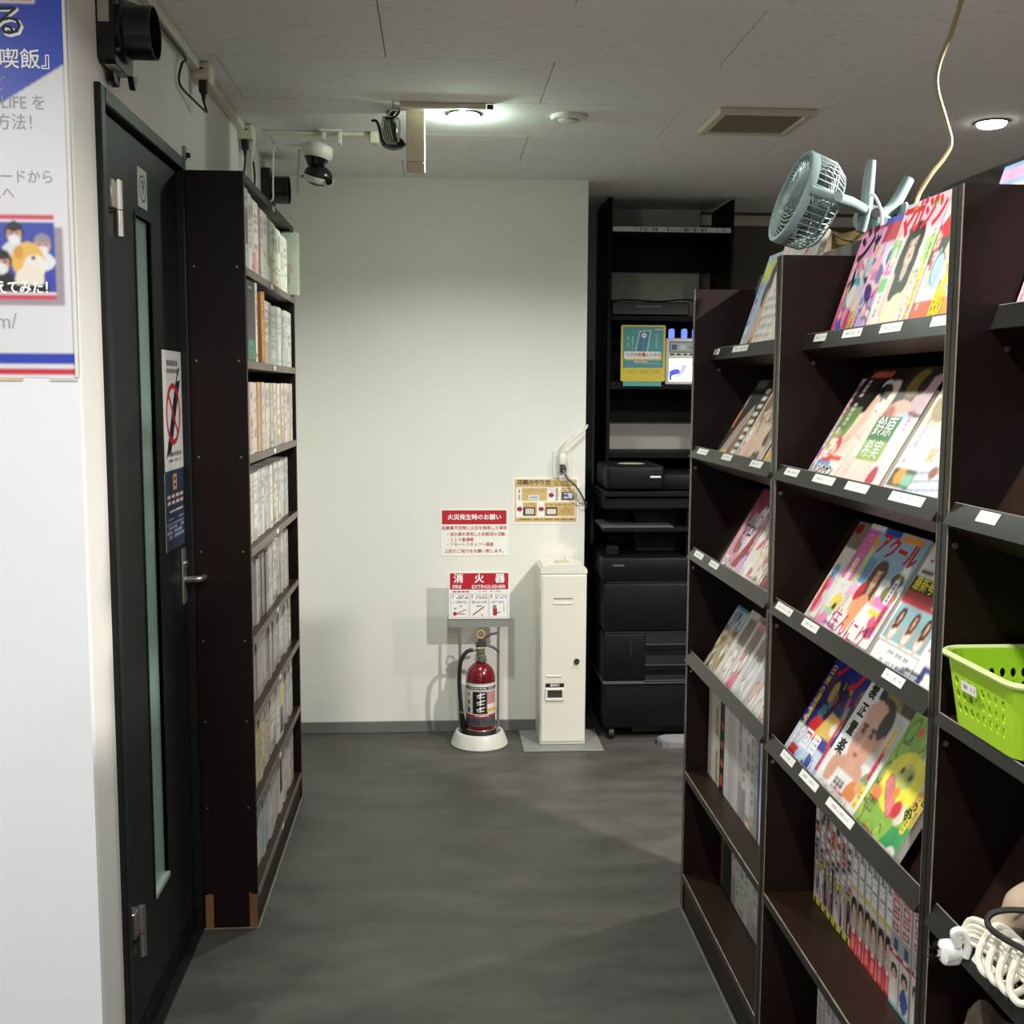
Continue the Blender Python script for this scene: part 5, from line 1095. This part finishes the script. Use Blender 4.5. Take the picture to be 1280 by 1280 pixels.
cv = Cv(60, 90, '#d8a0b0'); cv.rect(0, .72, 1, 1, '#8a2848'); cv.busy(0, .1, 1, .75, ['#e8c8d8', '#b04858', '#d8b8e0', '#f0e4e4', '#8a7048', '#c03848', '#b8a8d8'], 34, rnd, .13); cv.poly([(.4, 0), (.7, 0), (1, .6), (1, .8)], '#a02838')
mag(2, 2.848, .172, .245, cv, 'mauve magazine with crimson header in the end rack third row', off=.018, th=.012, items=[('#2a1c2c', [('プロ', .42, .52, .04, .02, 0)]), ('#ffffff', [('D', .2, .14, .04, .03, 0)])])
cv = Cv(60, 90, '#efe0d8'); cv.busy(0, .05, 1, .9, ['#f0c8d0', '#d8e8b8', '#f4ece8', '#c87888', '#e8d8a0', '#d05868'], 34, rnd, .12); cv.rect(.0, .86, 1, 1, '#b8c8a8')
mag(2, 2.672, .160, .225, cv, 'cream and pink magazine in the end rack third row', off=.018, th=.014)
cv = Cv(60, 90, '#8a2a2c'); cv.busy(.15, .05, 1, .9, ['#d8c0b0', '#a04848', '#e8e0d8', '#5a2a28', '#c89890'], 30, rnd, .13); cv.rect(0, 0, .12, 1, '#6a1c20')
mag(2, 2.510, .165, .215, cv, 'dark red magazine near the divider in the end rack third row', off=.018, th=.018)
specs = [(2.985, .115, .205, '#b8a890', 'patterned brown photo book at the far end of the end rack fourth row', 'busy'), (2.868, .085, .215, '#d8cfc8', 'pale grey book with white page edge in the end rack fourth row', 'p'), (2.782, .075, .20, '#e87898', 'bright pink book in the end rack fourth row', 'p'), (2.705, .085, .21, '#c8ccd0', 'silver grey book in the end rack fourth row', 'p'), (2.618, .085, .21, '#b8b8c4', 'lilac grey book in the end rack fourth row', 'p'), (2.531, .10, .205, '#e0dcd2', 'cream book in the end rack fourth row', 'q'), (2.429, .085, .20, '#e6e4e2', 'white book nearest the divider in the end rack fourth row', 'q')]
for y, w_, h_, c, lb_, kd in specs:
    cv = Cv(40, 60, c)
    if kd == 'busy': cv.busy(0, 0, 1, .72, ['#3a3028', '#d8c8a8', '#8a7858', '#efe8dc', '#b89868'], 60, rnd, .10); cv.rect(0, .7, 1, 1, '#c8d4dc'); cv.busy(.2, .74, .9, .94, ['#3a5a88', '#88a8c8'], 8, rnd, .1); cv.rect(0, .96, 1, 1, '#3a88b0')
    else:
        cv.rect(.0, 0, .3, 1, '#dedad2'); cv.rect(.3, .55, 1, .9, '#8a7a6c' if kd == 'p' else '#c8b8a0'); cv.busy(.35, .1, 1, .5, [c, '#efe8e4', '#d8b8a8'], 8, rnd, .2); cv.grain(.2, rnd)
    mag(3, y, w_-.003, h_, cv, lb_, off=.017, th=.03, name='book', cat='book')

# ---- pink magazine in the near rack
cv = Cv(NX, NY, '#f0c0c4'); cv.rect(0, 0, 1, .05, '#f2e4e0'); cv.marks(.06, .1, .5, .85, '#d87a88', 5, 1, rnd, .9); cv.busy(.4, .2, 1, .9, ['#f4dcd8', '#e8a8b0', '#efe4e0'], 20, rnd, .15); cv.ell(.1, .93, .12, .05, '#f2ece8')
mag(0, 1.496, .185, .225, cv, 'pink covered magazine alone on the top row of the basket rack', off=.018, th=.03, curl=.002)

# ---- upright spines on the flat shelves
def spine(y, w_, z, h, base, label, group, front, cv=None, depth=.17, name='magazine_spine', cat='magazine', style='plain'):
    c = cv or spine_cv(base, rnd, style)
    o = sheet(name, c, w_, h, None, face_right(front, y, z+.0004), box=depth, side=base)
    return tag(o, label, cat, group)
y = 3.070
for wd, hh, c, lb_ in [(.028, .262, '#c8bcae', None), (.055, .262, '#dfdcd2', None), (.03, .255, '#d8d8cc', None), (.018, .25, '#d8d4b0', None), (.045, .26, '#191517', 'black glossy spine with orange marks on the end rack upright row'), (.05, .275, '#dcdad8', None), (.03, .27, '#cfc8c8', None), (.03, .275, '#d8d0cc', None), (.035, .28, '#e0dcda', None), (.03, .275, '#d8c4cc', None), (.04, .28, '#dedbd9', None), (.04, .275, '#e2e0de', None), (.035, .28, '#d0cfd0', None), (.03, .28, '#bcc0c8', None), (.015, .275, '#3a58a8', 'blue edged spine on the end rack upright row'), (.02, .28, '#e4e4e2', None), (.03, .28, '#dcdad6', None), (.04, .28, '#d8d4d0', None), (.04, .28, '#cfccc8', None)]:
    cv = spine_cv(c, rnd, 'plain' if rnd.random() < .6 else 'comic')
    if c == '#191517':
        for v in (.12, .3, .5, .7): cv.ell(.5, v, .4, .05, '#b8603c')
    spine(y, wd-.002, FLATZ, hh, c, lb_ or '%s upright magazine on the flat shelf of the end rack' % cname(c), None if lb_ else 'pale magazines upright in the end rack', .768, cv); y -= wd
y = 3.02
for wd, hh, c, lb_ in [(.035, .24, '#6a5038', 'brown patterned spine on the bottom shelf of the end rack'), (.05, .24, '#233b38', 'dark green spine on the bottom shelf of the end rack'), (.03, .24, '#1c2c30', 'blackish teal spine on the bottom shelf of the end rack')]+[(.042, .235, '#d2d0cc', None)]*6:
    spine(y, wd-.002, BASEZ, hh, c, lb_ or 'pale grey patterned spine on the bottom shelf of the end rack', None if lb_ else 'grey spines on the bottom shelf', .80, spine_cv(c, rnd, 'comic' if lb_ is None else 'plain', 8, 40)); y -= wd
y = 2.262
def seriesA(k):
    c = Cv(10, 60, '#b7b0ae')
    for v in np.arange(.38, 1.0, .05): c.ell(.5+.2*rnd.uniform(-1, 1), v, .34, .02, rnd.choice(['#3a2f30', '#c8502c', '#efe9e4', '#5a4a48', '#efe9e4']))
    c.rect(0, .30, 1, .38, '#9aa08a'); c.rect(.1, .33, .9, .36, '#d8c84a'); c.busy(0, .06, 1, .30, ['#7a4a5a', '#d8c8c0', '#4a3a3c', '#a88a90', '#e8e2de'], 9, rnd, .22); c.rect(0, 0, 1, .06, '#c8c04a'); c.rect(.3, 0, .6, .05, '#2c2826')
    return c
def seriesB(k):
    c = Cv(10, 60, '#d9d7d4')
    for v in np.arange(.52, .80, .06): c.rect(.2, v, .85, v+.045, '#efeeec'); c.rect(.2, v+.045, .85, v+.052, '#77736e'); c.rect(.85, v, .92, v+.05, '#8a8680')
    for v in np.arange(.82, .98, .05): c.seg((.3, v), (.7, v+.03), .09, '#8a8884')
    c.rect(.1, .48, .9, .51, '#d8c850'); c.rect(0, .18, 1, .44, '#b09a8a'); c.ell(.5, .36, .45, .08, '#241c1a'); c.ell(.55, .32, .3, .055, '#dcb49c'); c.ell(.5, .22, .4, .05, '#cfc2ae'); c.rect(0, 0, 1, .18, '#d8323c'); c.rect(.25, .02, .7, .13, '#e88a88'); c.rect(.3, .145, .7, .17, '#f4e8e4')
    return c
def seriesC(k):
    c = Cv(10, 60, '#c9c6c8')
    for v in (.90, .82, .74, .66, .58):
        c.rect(.12, v-.03, .88, v+.03, '#c02a3c'); c.rect(.3, v-.012, .7, v+.012, '#dcd6d6')
    c.rect(.1, .42, .9, .54, '#a8a4a8'); c.rect(.4, .42, .8, .5, '#3a5a78'); c.rect(0, .37, 1, .40, '#a82434'); c.rect(.25, .375, .7, .395, '#f0e8e4'); c.rect(0, .0, 1, .37, '#e0d8d4'); c.ell(.5, .26, .35, .06, '#3a2c2a'); c.ell(.5, .24, .25, .04, '#dcb8a4'); c.ell(.5, .12, .4, .09, rnd.choice(['#c03848', '#4a60a8', '#efe8e0'])); c.rect(0, 0, 1, .03, '#7cc0c0')
    return c
for fn, n, wd, lb_, gp in ((seriesA, 7, .0305, 'thick comic weekly with dark and orange lettering on its spine', 'weeklies with dark orange spines'), (seriesB, 6, .032, 'thick weekly with white lettered spine and red foot band', 'weeklies with red foot bands'), (seriesC, 7, .0415, 'thick weekly with red block title running down its spine', 'weeklies with red block titles')):
    for k in range(n):
        if y-wd < 1.532: break
        spine(y, wd-.002, FLATZ, .257, '#d0ccc6', lb_, gp, .805+rnd.uniform(-.002, .002), fn(k), depth=.17); y -= wd
y = 2.205
for k in range(9):
    spine(y, .040, BASEZ, .245, '#c4c4c6', 'pale grey spine on the bottom shelf of the middle rack', 'grey spines under the weeklies', .80, spine_cv('#c4c4c6', rnd, 'comic', 8, 40)); y -= .047 if k != 1 else .06

# ================================================================== CLIP FAN
FAN = pm('fan_grey_blue', '#7f9494', .45, var=.04)
fc = Vector((.792, 2.42, 1.905)); nrm = Vector((-.94, -.02, .33)).normalized()
# local Z axis = blowing direction
fx_ = nrm.cross(Vector((0, 0, 1))).normalized(); fy_ = nrm.cross(fx_)
FM = Matrix((fx_, fy_, nrm)).transposed().to_4x4(); FM.translation = fc
fn_ = tag(empty('clip_fan', (.99, 2.47, 1.90)), 'grey blue clip fan with round cage clamped above the magazine rack', 'fan')
OF = Matrix.Translation((-.99, -2.47, -1.90))
def of(g, name, mat=FAN, smooth=True): return g.obj(name, mat, fn_, OF, smooth)
RR = .099
of(G().lathe([(RR-.010, .035), (RR-.009, .040), (RR, .040), (RR+.002, .034), (RR+.001, .022), (RR-.004, .022)], 48, FM, caps=False), 'cage_rim')
g = G()
for k in range(34):
    a = 2*math.pi*k/34; pts = []
    for j in range(6):
        t = j/5; r = .026+(RR-.034)*t; aa = a+t*1.15
        pts.append(FM @ Vector((r*math.cos(aa), r*math.sin(aa), .046-.008*t*t)))
    g.tube(pts, .0014, 5, smooth=False)
of(g, 'front_grille')
of(G().lathe([(.001, .050), (.020, .049), (.027, .046), (.028, .042), (.001, .041)], 28, FM), 'front_cap')
g = G()
for k in range(44):
    a = 2*math.pi*k/44; c, s = math.cos(a), math.sin(a)
    g.tube([FM @ Vector((RR*c, RR*s, .024)), FM @ Vector((.096*c, .096*s, -.022)), FM @ Vector((.080*c, .080*s, -.044)), FM @ Vector((.030*c, .030*s, -.050))], .0015, 5, smooth=False)
of(g, 'rear_cage')
g = G(); g.torus(.0955, .0018, FM @ Matrix.Translation((0, 0, -.022)), 48, 6); g.torus(.081, .0018, FM @ Matrix.Translation((0, 0, -.044)), 48, 6); of(g, 'cage_hoop')
of(G().lathe([(.001, -.062), (.03, -.058), (.034, -.05), (.034, -.02), (.022, -.015)], 28, FM), 'motor_housing')
for k in range(5):
    a0 = 2*math.pi*k/5; g = G(); vs = []
    for j in range(6):
        r = .02+.062*j/5
        vs.append((g.b.verts.new(FM @ Vector((r*math.cos(a0-.12), r*math.sin(a0-.12), -.004))), g.b.verts.new(FM @ Vector((r*math.cos(a0+.75), r*math.sin(a0+.75), .018)))))
    for p, q in zip(vs, vs[1:]): g.b.faces.new((p[0], q[0], q[1], p[1]))
    o = of(g, 'fan_blade', pm('fan_blade_grey', '#5d6e6e', .4)); md = o.modifiers.new('thickness', 'SOLIDIFY'); md.thickness = .002
sd = Vector((0, -1, 0)); sd = (sd-nrm*sd.dot(nrm)).normalized()
piv = fc + sd*(RR+.012) - nrm*.022
g = G(); g.tube([fc+sd*(RR+.003)+nrm*.030, fc+sd*(RR+.008)+nrm*.006, piv], .0105, 10, smooth=False); of(g, 'yoke')
armend = Vector((.935, 2.455, 1.895))
g = G(); g.tube([piv+Vector((-.002, -.004, 0)), piv*.5+armend*.5+Vector((0, 0, .004)), armend], .0125, 12, smooth=False); of(g, 'arm')
of(G().cyl(piv+Vector((0, -.010, 0)), piv+Vector((0, -.018, 0)), .0095, n=20), 'pivot_bolt', pm('bolt_grey', '#9aa6a4', .35, metal=.4))
cl = Vector((.965, 2.462, 1.885))
g = G(); g.tube([armend+Vector((-.01, .0, -.045)), armend+Vector((.0, 0, .0)), armend+Vector((.004, 0, .06)), armend+Vector((.008, 0, .108))], lambda t: .0105+.003*math.sin(t*3.14), 10); of(g, 'clip_handle')
g = G(); g.tube([cl+Vector((-.01, 0, -.008)), cl+Vector((.035, .01, .02)), cl+Vector((.075, .02, .085))], lambda t: .016-.003*t, 10); of(g, 'clip_handle')
g = G(); g.cyl(cl+Vector((-.02, -.012, -.006)), cl+Vector((-.02, .015, -.006)), .03, n=24); g.box(.955, .990, 2.445, 2.485, 1.80, 1.885, bv=.004); g.box(1.016, 1.028, 2.445, 2.485, 1.82, 1.915, bv=.004); of(g, 'clip_jaw')
of(G().cyl(cl+Vector((-.008, -.016, .004)), cl+Vector((-.008, -.0125, .004)), .0125, n=20), 'clip_pivot', BLACKM)
wc = tag(G().tube([(.935, 2.435, 1.925), (.942, 2.43, 1.925), (.955, 2.43, 1.905), (.962, 2.43, 1.88), (.962, 2.43, 1.83)], .0032, 8).obj('charging_cable', WHITEP, smooth=True), 'short white cable looped over the fan arm', 'cable')

# clear gift bag behind the fan
bg_ = tag(empty('gift_bag', (.945, 2.60, 1.725)), 'glossy gold brown bag with white wire handles under the fan', 'bag')
g = G(); GLD = pm('gold_film', '#6a5a34', .3, metal=.35, var=.5, vscale=18, bump=.8, bscale=35)
g.prism([(-.042, 0), (.042, 0), (.046, .06), (.044, .140), (.02, .147), (-.02, .137), (-.045, .143), (-.046, .07)], .07, frame((0, .035, .0), (1, 0, 0), (0, 0, 1))); g.obj('bag_body', GLD, bg_)
for yy in (-.037, .02):
    G().tube([(-.04, yy, .136), (-.02, yy-.004, .122), (.008, yy-.004, .122), (.034, yy, .146), (.044, yy, .158)], .0022, 6).obj('wire_handle', CHROME, bg_, smooth=True)

# hanging beige cable
tag(G().tube([(1.158, 2.50, 2.384), (1.15, 2.50, 2.36), (1.130, 2.50, 2.29), (1.105, 2.50, 2.22), (1.103, 2.50, 2.17), (1.125, 2.50, 2.105), (1.140, 2.50, 2.055), (1.125, 2.50, 2.02), (1.098, 2.50, 1.985), (1.070, 2.50, 1.935), (1.055, 2.48, 1.88), (1.045, 2.46, 1.80), (1.04, 2.46, .6)], .0055, 8).obj('hanging_cable', pm('beige_cable', '#a8956c', .5), smooth=True), 'wavy beige cable hanging from the ceiling behind the racks', 'cable')

# ================================================================== NEAR RACK CONTENTS
# lime basket
LIME = pm('lime_plastic', '#a8d42c', .38, var=.03)
bkt = tag(empty('plastic_basket', (.783, 1.366, 1.054)), 'lime green perforated plastic basket on the near magazine rack', 'basket')
def rrpath(hx, hy, r, nside, ncor):
    pts = []
    for (cx, cy, a, (dx, dy)) in ((-hx+r, hy-r, 180, (0, -1)),):
        pass
    P = []
    def side(a, b, n): P.extend([(a[0]+(b[0]-a[0])*k/n, a[1]+(b[1]-a[1])*k/n, 's') for k in range(n)])
    def corner(cx, cy, a0, n): P.extend([(cx+r*math.cos(R(a0+90*k/n)), cy+r*math.sin(R(a0+90*k/n)), 'c') for k in range(n)])
    side((-hx, hy-r), (-hx, -hy+r), nside); corner(-hx+r, -hy+r, 180, ncor); side((-hx+r, -hy), (hx-r, -hy), nside); corner(hx-r, -hy+r, 270, ncor)
    side((hx, -hy+r), (hx, hy-r), nside); corner(hx-r, hy-r, 0, ncor); side((hx-r, hy), (-hx+r, hy), nside); corner(-hx+r, hy-r, 90, ncor)
    return P
def basket_shell():
    g = G(); NS = 8; P = rrpath(.094, .105, .03, NS, 4); n = len(P)
    lv = [0, .018, .036, .054, .072, .096]
    def pt(i, z): f = .86+.14*z/.096; return Vector((P[i % n][0]*f, P[i % n][1]*f, z))
    cache = {}
    def V(i, l):
        k = (i % n, l)
        if k not in cache: cache[k] = g.b.verts.new(pt(i, lv[l]))
        return cache[k]
    for i in range(n):
        straight = P[i][2] == 's'
        for l in range(5):
            q = (V(i, l), V(i+1, l), V(i+1, l+1), V(i, l+1))
            if straight and l in (1, 2, 3):
                a, b, c, d = [v.co.copy() for v in q]
                ring = []; N = 12
                for k in range(N):
                    t = 2*math.pi*k/N; uu, vv = .5+.27*math.cos(t+math.pi*1.25), .5+.36*math.sin(t+math.pi*1.25)
                    ring.append(g.b.verts.new((a*(1-uu)+b*uu)*(1-vv)+(d*(1-uu)+c*uu)*vv))
                for s in range(4):
                    r3 = ring[s*3:s*3+3]+[ring[(s*3+3) % N]]
                    g.b.faces.new([q[s]]+[q[(s+1) % 4]]+r3[::-1])
            else: g.b.faces.new(q)
    bot = [V(i, 0) for i in range(n)]; g.b.faces.new(bot[::-1])
    return g
o = basket_shell().obj('basket_body', LIME, bkt, smooth=False); md = o.modifiers.new('thickness', 'SOLIDIFY'); md.thickness = .0025
P = rrpath(.097, .108, .031, 6, 5)
G().tube([(x, y, .096) for x, y, _ in P], .0045, 8, smooth=False, closed=True).obj('rim', pm('rim_pale_lime', '#c9dc94', .35), bkt, smooth=True)
cv = Cv(16, 6, '#eceae2'); cv.marks(.1, .2, .9, .8, '#9a988c', 1, 9, rnd, .8); sheet('name_tag', cv, .042, .014, bkt, frame((-.0935, .040, .056), (0, -1, 0), (-.12, 0, 1)), box=.0006)

# coiled cord with plug
CORD = pm('ivory_cord', '#e6e2cf', .45)
pc = tag(empty('coiled_cord', (.72, 1.34, .775)), 'bundled ivory mains cord with two-pin plug on the near rack', 'cord')
OP = Matrix.Translation((-.72, -1.34, -.775))
def op_(g, name, mat, smooth=True): return g.obj(name, mat, pc, OP, smooth)
op_(G().box(.672, .700, 1.382, 1.406, .735, .768, bv=.008, seg=3), 'plug_body', pm('clear_white_plug', '#eeeee8', .3))
op_(G().cyl((.676, 1.394, .752), (.698, 1.394, .752), .0165, .013), 'plug_ring', pm('clear_white_plug', '#eeeee8', .3))
for zz in (.746, .758): op_(G().box(.655, .674, 1.391, 1.397, zz-.0012, zz+.0012), 'pin', CHROME, False)
g = G(); g.tube([(.690, 1.380, .768), (.682, 1.378, .786), (.692, 1.376, .79), (.702, 1.376, .775), (.700, 1.378, .752)], .0055, 8); op_(g, 'pull_ring', pm('clear_white_plug', '#eeeee8', .3))
g = G()
for k in range(6):
    o = k*.006; r = rnd.uniform(-.006, .006)
    g.tube([(.698, 1.39, .772-o*.1), (.706, 1.37+r, .806-o), (.716, 1.30, .812-o+r*.5), (.722, 1.2, .814-o), (.725, 1.12, .816-o)], .0042, 8)
op_(g, 'cord_strands', CORD)
g = G()
for k in range(4):
    yy = 1.315-.022*k
    g.tube([(.688+.002*k, yy, .803), (.682+.002*k, yy-.008, .782), (.690+.002*k, yy-.02, .772), (.718, yy-.015, .780), (.738, yy, .80), (.712, yy+.006, .825)], .0046, 8, closed=True)
op_(g, 'cord_wraps', CORD)
tag(G().tube([(.80, 1.18, .86), (.755, 1.25, .868), (.715, 1.29, .86), (.690, 1.30, .85), (.684, 1.29, .838), (.695, 1.25, .836), (.725, 1.18, .836)], .004, 8).obj('black_cable', BLACKM, smooth=True), 'thin black cable looped over the ivory cord bundle', 'cable')
bg2 = tag(empty('beige_pouch', (.745, 1.345, .752)), 'crumpled beige sleeve leaning behind the ivory cord', 'pouch')
g = G(); g.tube([(.0, .03, .022), (.012, .024, .05), (.03, .012, .085), (.052, -.01, .125), (.074, -.035, .165), (.092, -.06, .20)], lambda t: .024+.005*math.sin(t*22)*(1-t)+.003*t, 14, res=8); g.obj('sleeve', pm('beige_fabric', '#b9a48c', .8, var=.12, vscale=30, bump=.4, bscale=120), bg2, smooth=True)
G().tube([(.0, .0, .07), (.02, -.016, .10), (.05, -.045, .155)], .003, 6).obj('seam', pm('seam_brown', '#7d6a55', .8), bg2, smooth=True)
# brown cloth
cb = tag(empty('brown_cloth', (.83, 1.345, FLATZ)), 'folded brown grey fuzzy cloth on the near rack lower shelf', 'cloth')
g = G(); n = 26; vs = {}
for i in range(n):
    for j in range(n):
        u, v = i/(n-1), j/(n-1); x = -.115+.23*u; yy = -.17+.31*v
        edge = min(u, 1-u, v, 1-v)*6; e = min(1, edge)
        h = (.195+.075*math.exp(-((u-.18)**2+(v-.88)**2)/.02)+.03*math.sin(u*9+v*4)+.02*math.sin(v*17-u*6))*e**.35
        vs[i, j] = g.b.verts.new((x, yy, max(.0006, h)))
for i in range(n-1):
    for j in range(n-1): g.b.faces.new((vs[i, j], vs[i+1, j], vs[i+1, j+1], vs[i, j+1]))
rim = [vs[i, 0] for i in range(n)]+[vs[n-1, j] for j in range(1, n)]+[vs[i, n-1] for i in range(n-2, -1, -1)]+[vs[0, j] for j in range(n-2, 0, -1)]
g.b.faces.new(rim[::-1])
g.obj('folded_cloth', pm('fuzzy_brown', '#6e5f4e', .95, var=.25, vscale=60, bump=1.0, bscale=220), cb, smooth=True)
G().tube([(-.06, .07, .205), (-.02, .04, .195), (.02, .0, .19)], .003, 6).obj('hem', pm('hem_brown', '#5a4d3f', .9), cb, smooth=True)
bpy.context.view_layer.update()
